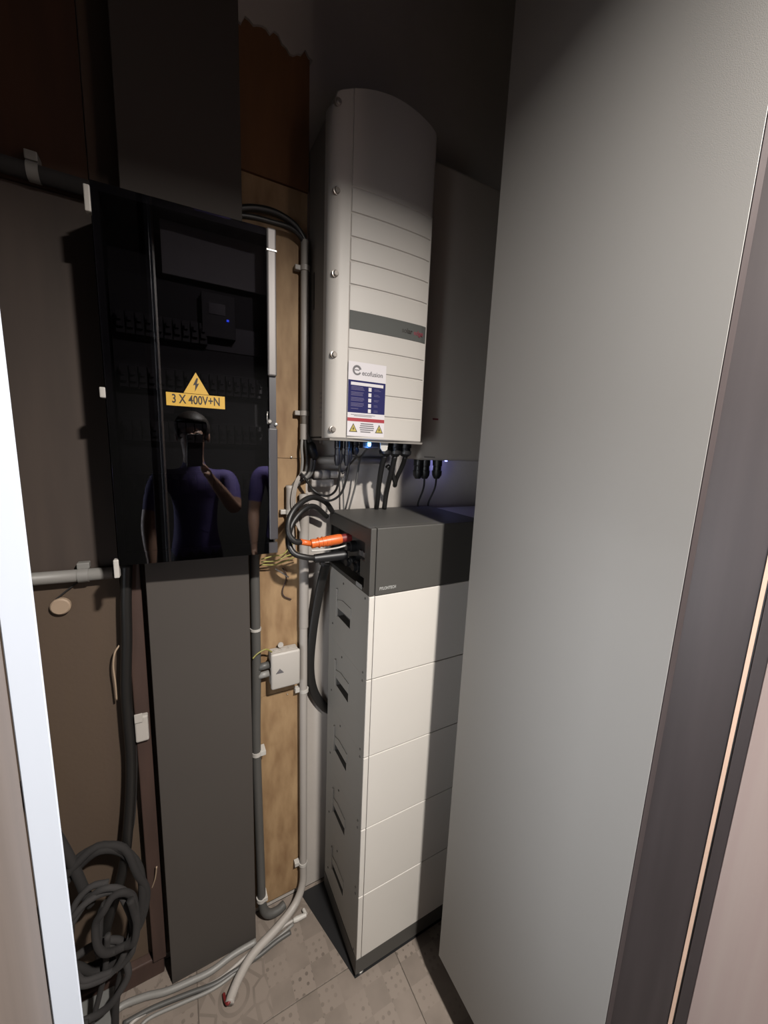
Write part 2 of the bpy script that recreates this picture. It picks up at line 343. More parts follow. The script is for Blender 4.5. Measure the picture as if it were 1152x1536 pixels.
# right
pn = empty('cupboard_door', (0.663, 0.49, 0.155), 'tall plain light grey cupboard door hanging clear of the floor beside the battery tower', 'door')
bm = bmesh.new(); b_box(bm, (0.653, 0.264, 0.155), (0.671, 0.7225, 2.63), 0.0004, 1); make('door_panel', bm, M['panel'], pn)
box('edge_band', (0.6532, 0.2625, 0.155), (0.671, 0.2638, 2.63), M['wenge'], pn)['label'] = 'dark edge band'
t = tag(bpy.data.objects.new('door_2', None), kind='structure'); C.objects.link(t); t.location = (0.76, 0.2, 0)
PD = Vector((0.4226, -0.9063, 0)); PN = Vector((0.9063, 0.4226, 0)); PA = Vector((0.75, 0.303, 0))
def splay(name, s0, s1, d0, d1, mt):
    """upright board whose face runs from s0 to s1 along the splayed jamb, set back d0..d1"""
    bm = bmesh.new(); q = [PA + PD * s0 + PN * d0, PA + PD * s1 + PN * d0, PA + PD * s1 + PN * d1, PA + PD * s0 + PN * d1]
    lo = [bm.verts.new((p.x, p.y, 0)) for p in q]; hi = [bm.verts.new((p.x, p.y, 2.66)) for p in q]
    bm.faces.new(lo[::-1]); bm.faces.new(hi)
    for k in range(4): bm.faces.new((lo[k], lo[(k + 1) % 4], hi[(k + 1) % 4], hi[k]))
    return make(name, bm, mt, t)
splay('frame_post', -0.125, 0.0925, 0, 0.04, M['wenge'])['label'] = 'dark wood-look post beside the grey cupboard door'  # inner end lengthened unseen behind the door to block the lamp
splay('edge_strip', 0.0930, 0.0985, -0.002, 0.04, M['strip'])['label'] = 'thin pale edge strip between the dark post faces'
splay('seam', 0.0988, 0.1015, 0.004, 0.04, M['black'])
splay('frame_post', 0.1018, 0.1185, 0, 0.04, M['wenge'])
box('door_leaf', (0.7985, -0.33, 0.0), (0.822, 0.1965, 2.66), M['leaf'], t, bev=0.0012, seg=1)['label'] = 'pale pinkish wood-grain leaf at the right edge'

# ceiling lamp in the corridor
cl = empty('ceiling_lamp', (LAMP.x, LAMP.y, 2.63), 'small round recessed ceiling lamp above the closet opening', 'lamp')
bm = bmesh.new(); b_lathe(bm, (LAMP.x, LAMP.y, 2.632), (0, 0, 1), [(0, .052), (0, .062), (.028, .066), (.028, .04)], 28)
make('housing', bm, M['clip'], cl, smooth=False)

# ------------------------------------------------------------------ duct covers above and below the fuse box
def duct(z0, z1, label):
    r = empty('duct_cover', (0.05, 1.15, z0), label, 'duct cover')
    box('cover', (-0.0785, 1.12, z0), (0.1765, 1.128, z1), M['duct'], r, bev=0.002)
    box('side_flange', (-0.0785, 1.1285, z0), (-0.0715, 1.1855, z1), M['duct'], r)
    box('side_flange', (0.1695, 1.1285, z0), (0.1765, 1.1855, z1), M['duct'], r)
    return r
duct(2.195, 3.19, 'wide grey-brown duct cover rising from the top of the fuse box to the ceiling')
duct(0.0, 1.385, 'wide grey-brown duct cover standing on the floor below the fuse box')

# ------------------------------------------------------------------ fuse box
fb = empty('fuse_box', (0.055, 1.12, 1.40), 'black wall fuse box with smoked glass door and yellow voltage stickers', 'fuse box')
FX0, FX1, FZ0, FZ1 = -0.121, 0.236, 1.407, 2.192
bm = bmesh.new()
b_box(bm, (FX0, 1.048, FZ0), (FX0 + .006, 1.182, FZ1)); b_box(bm, (FX1 - .006, 1.048, FZ0), (FX1, 1.182, FZ1))
b_box(bm, (FX0 + .006, 1.048, FZ0), (FX1 - .006, 1.182, FZ0 + .006)); b_box(bm, (FX0 + .006, 1.048, FZ1 - .006), (FX1 - .006, 1.182, FZ1)); b_box(bm, (FX0 + .006, 1.176, FZ0 + .006), (FX1 - .006, 1.182, FZ1 - .006))
make('housing', bm, M['enc'], fb)
box('top_cover_plate', (-0.005, 1.085, 2.07), (0.226, 1.09, 2.182), M['encplate'], fb, bev=.001)
box('cover_plate', (-0.11, 1.10, 1.42), (0.226, 1.104, 2.06), M['enc'], fb)
rows = [1.95, 1.835, 1.715, 1.59, 1.475]
br0 = None
for ri, z in enumerate(rows[:4]):
    box('rail', (-0.105, 1.097, z - .03), (0.222, 1.0995, z + .03), M['alu_dk'], fb)
    for k in range(17):
        if ri == 0 and k > 9: continue
        x = -0.10 + k * 0.0185
        if br0 is None:
            bm = bmesh.new(); b_box(bm, (x, 1.075, z - .024), (x + .0172, 1.097, z + .024), .0008, 1); b_box(bm, (x + .003, 1.066, z - .012), (x + .0142, 1.075, z + .012)); b_box(bm, (x + .0055, 1.059, z + .001), (x + .0117, 1.066, z + .011))
            br0 = make('breaker', bm, M['breaker'], fb); bx0, bz0 = x, z; bl = br0.location.copy()
        else:
            c = br0.copy(); C.objects.link(c); c.location = bl + Vector((x - bx0, 0, z - bz0))
mt = box('meter', (0.073, 1.07, 1.945), (0.148, 1.097, 2.045), M['breaker'], fb, bev=.001)
box('display', (0.088, 1.068, 1.997), (0.125, 1.0698, 2.022), M['screen'], mt)
box('led', (0.1275, 1.066, 1.985), (0.1325, 1.0698, 1.989), M['led2'], mt)
# door: frame, glass, aluminium hinge edge, latch
box('door_glass', (FX0, 1.030, FZ0), (0.213, 1.034, FZ1), M['glass'], fb)
bm = bmesh.new()
b_box(bm, (FX0, 1.0345, FZ0), (FX1, 1.046, FZ0 + .028)); b_box(bm, (FX0, 1.0345, FZ1 - .014), (FX1 - .001, 1.046, FZ1)); b_box(bm, (FX0, 1.0345, FZ0 + .028), (FX0 + .012, 1.046, FZ1 - .014))
make('door_frame', bm, M['alu_dk'], fb)
al = box('edge_profile', (0.214, 1.026, 1.862), (0.2355, 1.047, FZ1 + .002), M['alu'], fb, bev=.004, seg=3); al['label'] = 'bright aluminium upper edge profile'
box('profile_cap', (0.2125, 1.0245, 2.143), (0.237, 1.0475, 2.148), M['steel'], al, bev=.001)
box('edge_profile', (0.214, 1.027, 1.445), (0.2365, 1.047, 1.735), M['alu_dk'], fb, bev=.003, seg=2)
box('edge_profile', (0.218, 1.034, 1.735), (0.2345, 1.047, 1.862), M['alu_dk'], fb)
lt = lathe('latch', (0.2175, 1.034, 1.752), (0, -1, 0), [(0, .006), (.006, .006), (.008, .004), (.008, .002)], M['steel'], fb)
tube('latch_bar', [(0.212, 1.026, 1.775), (0.210, 1.022, 1.765), (0.212, 1.026, 1.745)], .002, M['steel'], lt)
lathe('screw', (0.2335, 1.034, 1.745), (0, -1, 0), [(0, .004), (.004, .004), (.005, .002)], M['steel'], fb)
for z, h in ((2.158, .048), (1.79, .022), (1.40, .043)):
    box('hinge_cap', (FX0 - .011, 1.028, z - h / 2), (FX0 - .0005, 1.046, z + h / 2), M['clip'], fb, bev=.002)['label'] = 'small white hinge cap'
# stickers on the glass
YS = 1.0293
tri = prism('warning_sticker', [(0.0265, YS, 1.8035), (0.0795, YS, 1.8035), (0.053, YS, 1.851)], (0, .0006, 0), M['yellow'], fb); tri['label'] = 'yellow triangle with a black lightning bolt'
prism('bolt_mark', [(0.0545, YS - .0004, 1.839), (0.0465, YS - .0004, 1.822), (0.0515, YS - .0004, 1.8235), (0.0500, YS - .0004, 1.8085), (0.0595, YS - .0004, 1.8275), (0.0545, YS - .0004, 1.826), (0.0575, YS - .0004, 1.838)], (0, .0003, 0), M['ink'], tri)
pl = box('voltage_sticker', (-0.009, YS, 1.7735), (0.1135, YS + .0006, 1.8025), M['yellow'], fb); pl['label'] = 'yellow strip reading 3 X 400V+N'
text('lettering', '3 X 400V+N', (0.0525, YS - .0003, 1.7885), 0.0270, M['ink'], pl, sx=0.72, bold=0.0004, ext=.0002)

# the door hangs slightly proud at its right side
DOOR_A = math.radians(-2.5); piv = Vector((FX0, 1.040, 0))
for o in list(C.objects):
    if o.parent is fb and o.name.split('.')[0] in ('door_glass', 'door_frame', 'edge_profile', 'latch', 'screw', 'hinge_cap', 'warning_sticker', 'voltage_sticker'):
        p = o.location + fb.location - piv
        o.location = Matrix.Rotation(DOOR_A, 3, 'Z') @ p + piv - fb.location; o.rotation_euler = (0, 0, DOOR_A)

# ------------------------------------------------------------------ inverter
IX0, IX1, IZ0 = 0.365, 0.679, 1.718
iv = empty('inverter', (0.52, 1.1, IZ0), 'tall white wall inverter with arched top, grey band and blue light underneath', 'inverter')
def topz(x): return 2.571 - 1.55 * (x - 0.542) ** 2 - (0.020 if x < .378 else 0)
# body (grey cast case behind the cover)
def arch_block(name, x0, x1, y0, y1, z0, inset, mt, parent, n=24):
    bm = bmesh.new(); F = []; B = []
    xs = [x0 + (x1 - x0) * k / n for k in range(n + 1)]
    pr = [(x, topz(x) - inset) for x in xs] + [(x1, z0), (x0, z0)]
    a = [bm.verts.new((x, y0, z)) for x, z in pr]; b = [bm.verts.new((x, y1, z)) for x, z in pr]
    bm.faces.new(a); bm.faces.new(b[::-1])
    for k in range(len(a)): bm.faces.new((a[k], a[(k + 1) % len(a)], b[(k + 1) % len(a)], b[k]))
    return make(name, bm, mt, parent)
arch_block('housing', 0.368, 0.674, 1.045, 1.178, 1.722, 0.008, M['inv_side'], iv)
# front cover: smooth shell, rounded vertical edges, slightly bulged, horizontal grooves in the middle field
groove_z = [1.783, 1.8405, 1.898, 1.954, 2.110, 2.166, 2.2215, 2.277, 2.333]
GX0, GX1 = 0.419, 0.664
def fy(x):
    r = 0.028; y = 0.992 + 0.010 * ((x - 0.522) / 0.157) ** 2
    for d in (x - IX0, IX1 - x):
        if d < r: y += r - math.sqrt(max(r * r - (r - d) ** 2, 0))
    return y
xs = [IX0 + .0001] + [IX0 + 0.028 * (1 - math.cos(math.pi / 2 * k / 6)) for k in range(1, 7)] + [0.40, 0.4165, GX0, GX0 + .0012] + [GX0 + (GX1 - GX0) * k / 12 for k in range(1, 12)] + [GX1 - .0012, GX1] + [IX1 - 0.015 * (1 - k / 6) ** 1.5 for k in range(1, 6)] + [IX1 - .0001]
xs = sorted(set(round(x, 5) for x in xs))
zs = [IZ0, IZ0 + .003]
for g in groove_z: zs += [g - .0032, g - .0014, g + .0014, g + .0032]
zs += [2.003, 2.05, 2.4, 2.45]; zs = sorted(zs)
bm = bmesh.new(); grid = []
for x in xs:
    col = []
    tz = topz(x)
    for z in zs + [None, 'e']:
        y = fy(x)
        if z is None: zz = tz - .006
        elif z == 'e': zz = tz; y += .007
        else:
            zz = z
            if z == IZ0: y += .003
            if GX0 + .0006 < x < GX1 - .0006 and any(abs(z - g) < .002 for g in groove_z): y += .0028
            if abs(x - 0.4165) < .001: y += 0.0
        if abs(x - GX0) < .0003 or abs(x - GX1) < .0003: y += .0022
        col.append(bm.verts.new((x, y, zz)))
    col.append(bm.verts.new((x, 1.046, tz)))
    col.insert(0, bm.verts.new((x, 1.046, IZ0)))
    grid.append(col)
for a, b in zip(grid, grid[1:]):
    for k in range(len(a) - 1): bm.faces.new((a[k], b[k], b[k + 1], a[k + 1]))
    bm.faces.new((a[-1], b[-1], b[0], a[0]))
bm.faces.new(grid[0]); bm.faces.new(grid[-1][::-1])
cv = make('front_cover', bm, M['inv'], iv, smooth=True); edge_split(cv, 28)
# the grey band and its lettering
def curved_strip(name, x0, x1, z0, z1, mt, parent, off, n=14):
    bm = bmesh.new(); q = []
    for k in range(n + 1):
        x = x0 + (x1 - x0) * k / n; y = fy(x) - off
        q.append([bm.verts.new((x, y, z0)), bm.verts.new((x, y, z1)), bm.verts.new((x, y + off + .001, z1)), bm.verts.new((x, y + off + .001, z0))])
    for a, b in zip(q, q[1:]):
        for k in range(4): bm.faces.new((a[k], b[k], b[(k + 1) % 4], a[(k + 1) % 4]))
    bm.faces.new(q[0]); bm.faces.new(q[-1])
    return make(name, bm, mt, parent)
bd = curved_strip('grey_band', GX0 + .001, GX1 - .001, 2.003, 2.0485, M['band'], iv, .0012)
text('lettering', 'solar', (0.5950, fy(.595) - .0018, 2.0250), 0.0185, M['ink'], bd, sx=.95, bold=0.0003)
text('lettering', 'edge', (0.6340, fy(.634) - .0022, 2.0250), 0.0185, M['logored'], bd, sx=.92, bold=0.0003)
# captive screws down the left margin
for z in (2.502, 2.315, 2.128, 1.933, 1.741):
    y = fy(.380)
    lathe('cover_screw', (0.380, y + .004, z), (0.12, -1, 0), [(0, .0095), (.006, .0095), (.0065, .0075), (.010, .0072), (.012, .0055), (.012, .003)], M['knobm'], iv, seg=14)
# side vent slot and rating label on the left flank
box('side_slot', (0.3665, 1.130, 2.075), (0.3682, 1.137, 2.172), M['black'], iv)
sl = box('rating_label', (0.3672, 1.05, 1.765), (0.3683, 1.078, 1.855), M['inv_side'], iv)
for k in range(6): box('print', (0.3668, 1.053, 1.772 + k * .013), (0.3673, 1.072, 1.778 + k * .013), M['inkgrey'], sl)
# service sticker
YK = fy(.475) - .0009
st = box('service_label', (0.4185, YK, 1.7265), (0.5325, YK + .0012, 1.922), M['paper'], iv); st['label'] = 'service label with logo, blue table, red bar and warning triangles'
box('blue_field', (0.4188, YK - .0003, 1.7895), (0.5320, YK, 1.8745), M['blue'], st)
box('blue_header', (0.4265, YK - .0005, 1.8615), (0.5250, YK - .0003, 1.8695), M['paper'], st)
for k in range(5):
    z = 1.8535 - k * .0143
    box('tick_box', (0.4795, YK - .0006, z - .0050), (0.4885, YK - .0003, z + .0050), M['paper'], st)
    for q in range(3 if k < 4 else 1):
        box('print', (0.4275, YK - .0005, z + .0032 - q * .0036), (0.468 - (.018 if k == 4 else random.uniform(0, .006)), YK - .0003, z + .0044 - q * .0036), M['bluelt'], st)
    for q in range(2): box('print', (0.497, YK - .0005, z + .0012 - q * .0034), (0.518 - random.uniform(0, .01), YK - .0003, z + .0021 - q * .0034), M['bluelt'], st)
box('red_bar', (0.4186, YK - .0003, 1.7662), (0.5322, YK, 1.7755), M['red'], st)
for q in range(2): box('print', (0.428 + q * .01, YK - .0004, 1.7835 - q * .0032), (0.502 - q * .01, YK - .0001, 1.7848 - q * .0032), M['inkgrey'], st)
for q in range(5): box('print', (0.4555 + abs(q - 2) * .0015, YK - .0004, 1.7595 - q * .0055), (0.5005 - abs(q - 2) * .0015 - (.008 if q == 4 else 0), YK - .0001, 1.7622 - q * .0055), M['inkgrey'], st)
for cx in (0.4365, 0.5165):
    tr = prism('warning_triangle', [(cx - .0125, YK - .0003, 1.7375), (cx + .0125, YK - .0003, 1.7375), (cx, YK - .0003, 1.761)], (0, .0003, 0), M['ink'], st)
    prism('yellow_triangle', [(cx - .0095, YK - .0006, 1.7392), (cx + .0095, YK - .0006, 1.7392), (cx, YK - .0006, 1.7575)], (0, .0003, 0), M['yellow2'], st)
    prism('bolt_mark', [(cx + .001, YK - .0008, 1.752), (cx - .003, YK - .0008, 1.7455), (cx - .0005, YK - .0008, 1.746), (cx - .001, YK - .0008, 1.741), (cx + .0035, YK - .0008, 1.7475), (cx + .001, YK - .0008, 1.747)], (0, .0002, 0), M['ink'], st)
text('lettering', 'ecofusion', (0.4905, YK - .0003, 1.8945), 0.0175, M['inkgrey'], st, sx=0.95, bold=0.0002, ext=.0002)
bm = bmesh.new()
for k in range(22):      # dotted swirl emblem
    a = math.radians(20 + k * 14.5); r1, r2 = .0068 + k * .00010, .0132
    p = Vector((0.4435, YK - .0003, 1.9005)); d = Vector((math.cos(a), 0, math.sin(a))); s = Vector((-math.sin(a), 0, math.cos(a))) * .0014
    q = [p + d * r1 - s, p + d * r2 - s, p + d * r2 + s, p + d * r1 + s]
    f = [bm.verts.new(v) for v in q]; bm.faces.new(f)
make('swirl_emblem', bm, M['inkgrey'], st)
box('emblem_bar', (0.4365, YK - .0004, 1.8995), (0.4505, YK - .0001, 1.9022), M['inkgrey'], st)
# underside: strip, LED, switch and glands
box('bottom_plate', (0.372, 1.0, 1.712), (0.672, 1.17, 1.7175), M['inv_side'], iv)
def gland(x, y, z0, r, l, mt, parent, name='cable_gland'):
    return lathe(name, (x, y, z0), (0, 0, -1), [(0, r), (l * .3, r), (l * .32, r * .85), (l * .55, r * .88), (l * .57, r * 1.05), (l * .8, r * 1.0), (l, r * .55)], mt, parent, seg=12)
for x, y, r, l in ((0.408, 1.035, .0085, .07), (0.4225, 1.05, .0085, .066), (0.4375, 1.035, .0085, .07), (0.452, 1.05, .0085, .062), (0.474, 1.06, .012, .038)):
    gland(x, y, 1.712, r, l, M['navy'], iv)
for x, y in ((0.571, 1.05), (0.607, 1.05), (0.643, 1.05)):
    gland(x, y, 1.712, .019, .04, M['black'], iv)
box('switch_block', (0.480, 1.02, 1.694), (0.532, 1.045, 1.712), M['navy'], iv, bev=.002)
lathe('led', (0.499, 1.015, 1.7105), (0, 0, -1), [(0, .0048), (.008, .0048), (.011, .003)], M['led'], iv)
prism('bracket_tab', [(0.533, 1.012, 1.7118), (0.560, 1.012, 1.7118), (0.557, 1.012, 1.692), (0.550, 1.012, 1.6875), (0.541, 1.012, 1.6875), (0.535, 1.012, 1.695)], (0, .003, 0), M['clip'], iv)
box('foot_stud', (0.388, 1.10, 1.70), (0.392, 1.104, 1.712), M['steel'], iv); box('foot_stud', (0.379, 1.10, 1.703), (0.383, 1.104, 1.712), M['steel'], iv)

# ------------------------------------------------------------------ backup box to the right of the inverter
bb = empty('backup_box', (0.85, 1.12, 1.663), 'grey wall box behind the grey door right of the inverter with violet glow beneath', 'electrical box')
bm = bmesh.new(); b_box(bm, (0.726, 1.10, 1.661), (1.042, 1.196, 2.56), .012, 4); o = make('housing', bm, M['boxgrey'], bb, smooth=True); edge_split(o)
box('lettering_mark', (0.776, 1.0992, 1.797), (0.799, 1.10, 1.803), M['logored'], bb)
box('seam_mark', (0.750, 1.0992, 1.670), (0.795, 1.10, 1.673), M['slot'], bb)
for x in (0.748, 0.777):
    gland(x, 1.13, 1.661, .0175, .066, M['black'], bb)
gland(0.829, 1.13, 1.661, .0175, .066, M['black'], bb)
box('led', (0.866, 1.13, 1.657), (0.873, 1.137, 1.661), M['led3'], bb)
pl = bpy.data.lights.new('led_glow', 'POINT'); pl.energy = 0.10; pl.color = (0.35, 0.38, 1.0); pl.shadow_soft_size = .006
lo = bpy.data.objects.new('led_glow', pl); lo.location = (0.870, 1.165, 1.648); C.objects.link(lo)
pl = bpy.data.lights.new('led_glow_inverter', 'POINT'); pl.energy = 0.06; pl.color = (0.12, 0.35, 1.0); pl.shadow_soft_size = .004
lo = bpy.data.objects.new('led_glow_inverter', pl); lo.location = (0.499, 1.010, 1.694); C.objects.link(lo)

# ------------------------------------------------------------------ battery tower
BX0, BX1, BY0, BY1 = 0.442, 0.832, 0.872, 1.165
PITCH = 0.2452
def panel_box_with_recess(z0, z1, mf, ms, rec, parent, name):
    """box whose -x face carries rectangular recesses rec = [(y0,y1,z0,z1,depth)]; materials 0 front, 1 side, 2 recess"""
    bm = bmesh.new()
    ys = sorted({BY0 + .002, BY1} | {v for r in rec for v in r[:2]}); zz = sorted({z0, z1} | {v for r in rec for v in r[2:4]})
    vd = {}
    def V(x, y, z):
        k = (round(x, 5), round(y, 5), round(z, 5))
        if k not in vd: vd[k] = bm.verts.new((x, y, z))
        return vd[k]
    for a, b in zip(ys, ys[1:]):
        for c, d in zip(zz, zz[1:]):
            r = [r for r in rec if r[0] <= (a + b) / 2 <= r[1] and r[2] <= (c + d) / 2 <= r[3]]
            if r: continue
            f = bm.faces.new((V(BX0, a, c), V(BX0, a, d), V(BX0, b, d), V(BX0, b, c))); f.material_index = 1
    for r in rec:
        a, b, c, d, dp = r; x1 = BX0 + dp
        for q in ([(BX0, a, c), (BX0, b, c), (x1, b, c), (x1, a, c)], [(BX0, a, d), (BX0, b, d), (x1, b, d), (x1, a, d)],
                  [(BX0, a, c), (BX0, a, d), (x1, a, d), (x1, a, c)], [(BX0, b, c), (BX0, b, d), (x1, b, d), (x1, b, c)], [(x1, a, c), (x1, b, c), (x1, b, d), (x1, a, d)]):
            f = bm.faces.new([V(*p) for p in q]); f.material_index = 2
    a, b = BY0 + .002, BY1
    for q, mi in (([(BX0, a, z0), (BX1, a, z0), (BX1, a, z1), (BX0, a, z1)], 0), ([(BX0, b, z0), (BX1, b, z0), (BX1, b, z1), (BX0, b, z1)], 1),
              ([(BX1, a, z0), (BX1, b, z0), (BX1, b, z1), (BX1, a, z1)], 1), ([(BX0, a, z0), (BX1, a, z0), (BX1, b, z0), (BX0, b, z0)], 1), ([(BX0, a, z1), (BX1, a, z1), (BX1, b, z1), (BX0, b, z1)], 1)):
        f = bm.faces.new([V(*p) for p in q]); f.material_index = mi
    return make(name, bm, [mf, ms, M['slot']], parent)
order = ['lowest', 'second from the bottom', 'middle', 'second from the top', 'topmost']
desc = ['lowest white battery module of the tower, standing on the dark plinth',
        'white battery module directly above the lowest one in the tower',
        'white battery module in the middle of the five-high tower',
        'white battery module directly below the topmost one in the tower',
        'topmost white battery module, right under the charcoal control unit']
def module(z0, label):
    r = empty('battery_module', (0.637, 1.0, z0), label, 'battery', 'stacked white battery modules')
    z1 = z0 + PITCH - .0015
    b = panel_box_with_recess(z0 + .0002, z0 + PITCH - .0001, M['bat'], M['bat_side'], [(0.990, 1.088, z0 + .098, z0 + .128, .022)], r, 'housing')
    bm = bmesh.new(); b_box(bm, (BX0 - .0005, BY0 - .005, z0 + .0015), (0.4575, BY0 + .0018, z1), .0018, 2); make('edge_strip', bm, M['bat'], r)
    bm = bmesh.new(); b_box(bm, (0.459, BY0 - .005, z0 + .0015), (BX1, BY0 + .0018, z1), .0012, 2); make('front_panel', bm, M['bat'], r)
    # grip plate over the slot, and its raised side lip
    prism('handle', [(BX0 - .0025, 0.985, z0 + .132), (BX0 - .0025, 1.092, z0 + .127), (BX0 - .0025, 1.092, z0 + .152), (BX0 - .0025, 1.05, z0 + .165), (BX0 - .0025, 0.985, z0 + .165)], (.003, 0, 0), M['bat_side'], r)
    box('handle_lip', (BX0 - .006, 1.089, z0 + .095), (BX0 + .0, 1.097, z0 + .19), M['bat_side'], r, bev=.001)
    for y, z in ((1.045, z0 + .222), (0.892, z0 + .232), (0.892, z0 + .012), (1.13, z0 + .055)):
        lathe('screw', (BX0 - .0005, y, z), (-1, 0, 0), [(0, .0035), (.0015, .003)], M['slot'], r, seg=8)
    return r
for k in range(5): module(0.078 + k * PITCH, desc[k])
bs = empty('battery_plinth', (0.637, 1.0, 0), 'charcoal plinth with small steel feet under the white battery tower', 'plinth')
bm = bmesh.new(); b_box(bm, (BX0 - .002, BY0 - .004, 0.018), (BX1, BY1, 0.0775), .0015, 2); make('base_frame', bm, M['bms'], bs)
for x in (BX0 + .022, BX1 - .02):
    for y in (BY0 + .012, BY1 - .02):
        lathe('foot', (x, y, 0.0018), (0, 0, 1), [(0, .012), (.004, .012), (.006, .005), (.018, .005)], M['steel'], bs, seg=14)
mt_ = bmesh.new(); q = [(0.4405, 0.871), (0.832, 0.871), (0.832, 1.185), (0.352, 1.185)]  # dark sheet added for the shadow wedge on the floor beside the tower
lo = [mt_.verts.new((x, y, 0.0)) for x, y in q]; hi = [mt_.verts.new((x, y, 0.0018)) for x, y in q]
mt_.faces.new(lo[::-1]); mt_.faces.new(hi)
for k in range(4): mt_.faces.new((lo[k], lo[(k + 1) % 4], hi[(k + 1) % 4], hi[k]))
tag(make('shadow_wedge', mt_, M['black']), 'thin dark sheet shaped as the floor shadow wedge on the left side of the battery tower', 'mat')  # stands in for the floor shadow, no mat lies here
# control unit
cu = empty('battery_control_unit', (0.637, 1.0, 1.3045), 'charcoal control unit with open side and orange plug on top of the battery tower', 'control unit')
CZ0, CZ1 = 1.3045, 1.4895
bm = bmesh.new()
b_box(bm, (BX0, BY0 + .018, CZ1 - .005), (BX1, BY1 + .01, CZ1), .0012, 1)
b_box(bm, (BX0, BY0 + .018, CZ0), (BX1, BY1 + .01, CZ0 + .012))
b_box(bm, (BX0, BY0 + .018, CZ0 + .012), (BX0 + .004, 0.905, CZ1 - .005))
b_box(bm, (BX0, 0.905, CZ1 - .045), (BX0 + .004, BY1 + .01, CZ1 - .005))
b_box(bm, (BX0, BY1 - .002, CZ0 + .012), (BX0 + .004, BY1 + .01, CZ1 - .045))
b_box(bm, (BX1 - .004, BY0 + .018, CZ0 + .012), (BX1, BY1 + .01, CZ1 - .005)); b_box(bm, (BX0 + .004, BY1 + .006, CZ0 + .012), (BX1 - .004, BY1 + .01, CZ1 - .005))
make('housing', bm, M['bms'], cu)
bm = bmesh.new(); b_box(bm, (BX0 - .001, BY0 - .004, CZ0), (0.4575, BY0 + .0175, CZ1 + .0005), .0025, 3); make('edge_strip', bm, M['bms'], cu)
bm = bmesh.new(); b_box(bm, (0.459, BY0 - .005, CZ0), (BX1, BY0 + .0175, CZ1 + .0005), .002, 2); fp = make('front_panel', bm, M['bms'], cu)
text('lettering', 'PYLONTECH', (0.4965, BY0 - .0053, 1.3225), 0.0115, M['badge'], fp, sx=0.78, bold=0.0004, ext=.0002)
box('socket_plate', (BX0 + .03, 0.90, CZ0 + .014), (BX0 + .034, 1.16, CZ1 - .047), M['black'], cu)
for y, z in ((1.035, 1.40), (1.035, 1.352), (0.985, 1.352)):
    o = lathe('socket', (BX0 + .03, y, z), (-1, 0, 0), [(0, .017), (.018, .017), (.02, .013), (.03, .012)], M['black'], cu, seg=14)
for y in (0.985, 0.962): box('port', (BX0 + .024, y - .008, 1.385), (BX0 + .0295, y + .008, 1.40), M['alu'], cu)
box('breaker_switch', (BX0 + .010, 0.915, 1.335), (BX0 + .0295, 0.955, 1.385), M['bms'], cu, bev=.002)
box('type_plate', (BX0 - .0008, 0.915, CZ0 + .003), (BX0, 0.955, CZ0 + .016), M['badge'], cu)

# pale cabinet standing behind the grey door, only its top shows
wc = empty('storage_cabinet', (1.08, 1.0, 0), 'pale cabinet top just right of the charcoal control unit, mostly hidden by the grey door', 'cabinet')
bm = bmesh.new(); b_box(bm, (0.838, 0.905, 0.0), (1.33, 1.19, 1.455), .002, 2); make('body', bm, M['bat'], wc)
bm = bmesh.new(); b_box(bm, (0.836, 0.885, 1.4555), (1.34, 1.196, 1.476), .002, 2); make('worktop', bm, M['bat'], wc)
box('door', (0.842, 0.887, 0.05), (1.325, 0.904, 1.45), M['bat'], wc, bev=.002)

# ------------------------------------------------------------------ pipes and cables
def at(px, py, y=None, x=None, z=None):
    """world point seen at photo pixel (px,py), at depth y (or on plane x or z)"""
    d = (px - 576, py - 768, FPX); v = Vector([sum(RR[i][k] * d[i] for i in range(3)) for k in range(3)])
    t = (y - CAM.y) / v.y if y is not None else ((x - CAM.x) / v.x if x is not None else (z - CAM.z) / v.z)
    return CAM + v * t
def clip_ring(name, p, r, mt, parent, w=.014, side=-1, axis=(0, 0, 1)):
    o = lathe(name, Vector(p) - Vector(axis) * w / 2, axis, [(0, r), (0, r + .002), (w, r + .002), (w, r)], mt, parent, seg=14)
    return o
# main light conduit: upper run
cu1 = empty('conduit', (0.355, 1.17, 1.72), 'light grey rigid conduit running up the wall left of the inverter', 'pipe')
tube('pipe', [(0.352, 1.168, 2.262), (0.352, 1.168, 1.728)], .0125, M['conduit'], cu1, sm=False, seg=16)
lathe('pipe_collar', (0.352, 1.168, 1.712), (0, 0, 1), [(0, .0135), (.045, .0135), (.046, .0125)], M['conduit'], cu1)
for z in (2.19, 1.79): 
    c = clip_ring('pipe_clip', (0.352, 1.168, z), .0127, M['conduit'], cu1)
    box('clip_foot', (0.323, 1.166, z - .007), (0.341, 1.184, z + .007), M['conduit'], c, bev=.002)
# main light conduit: lower run bending onto the floor
cu2 = empty('conduit', (0.36, 1.16, 0.02), 'light grey conduit running down beside the battery tower and bending onto the floor tiles', 'pipe')
tube('pipe', [(0.351, 1.168, 1.545), (0.352, 1.168, 1.2), (0.354, 1.168, 0.8), (0.356, 1.168, 0.4), (0.357, 1.168, 0.16), (0.352, 1.160, 0.075), (0.318, 1.140, 0.028), (0.25, 1.108, 0.018), (0.16, 1.072, 0.018), (0.112, 1.035, 0.018), (0.083, 1.0, 0.018), (0.075, 0.985, 0.018)], .0135, M['conduit'], cu2, seg=16)
lathe('pipe_collar', (0.3535, 1.168, 1.10), (0, 0, 1), [(0, .0150), (.0, .0150), (.002, .0155), (.40, .0155), (.402, .0140)], M['conduit'], cu2)
for z in (0.87, 0.16):
    c = clip_ring('pipe_clip', (0.356, 1.168, z), .0137, M['clip'], cu2, w=.012)
    box('clip_foot', (0.326, 1.166, z - .004), (0.343, 1.184, z + .012), M['clip'], c, bev=.001)
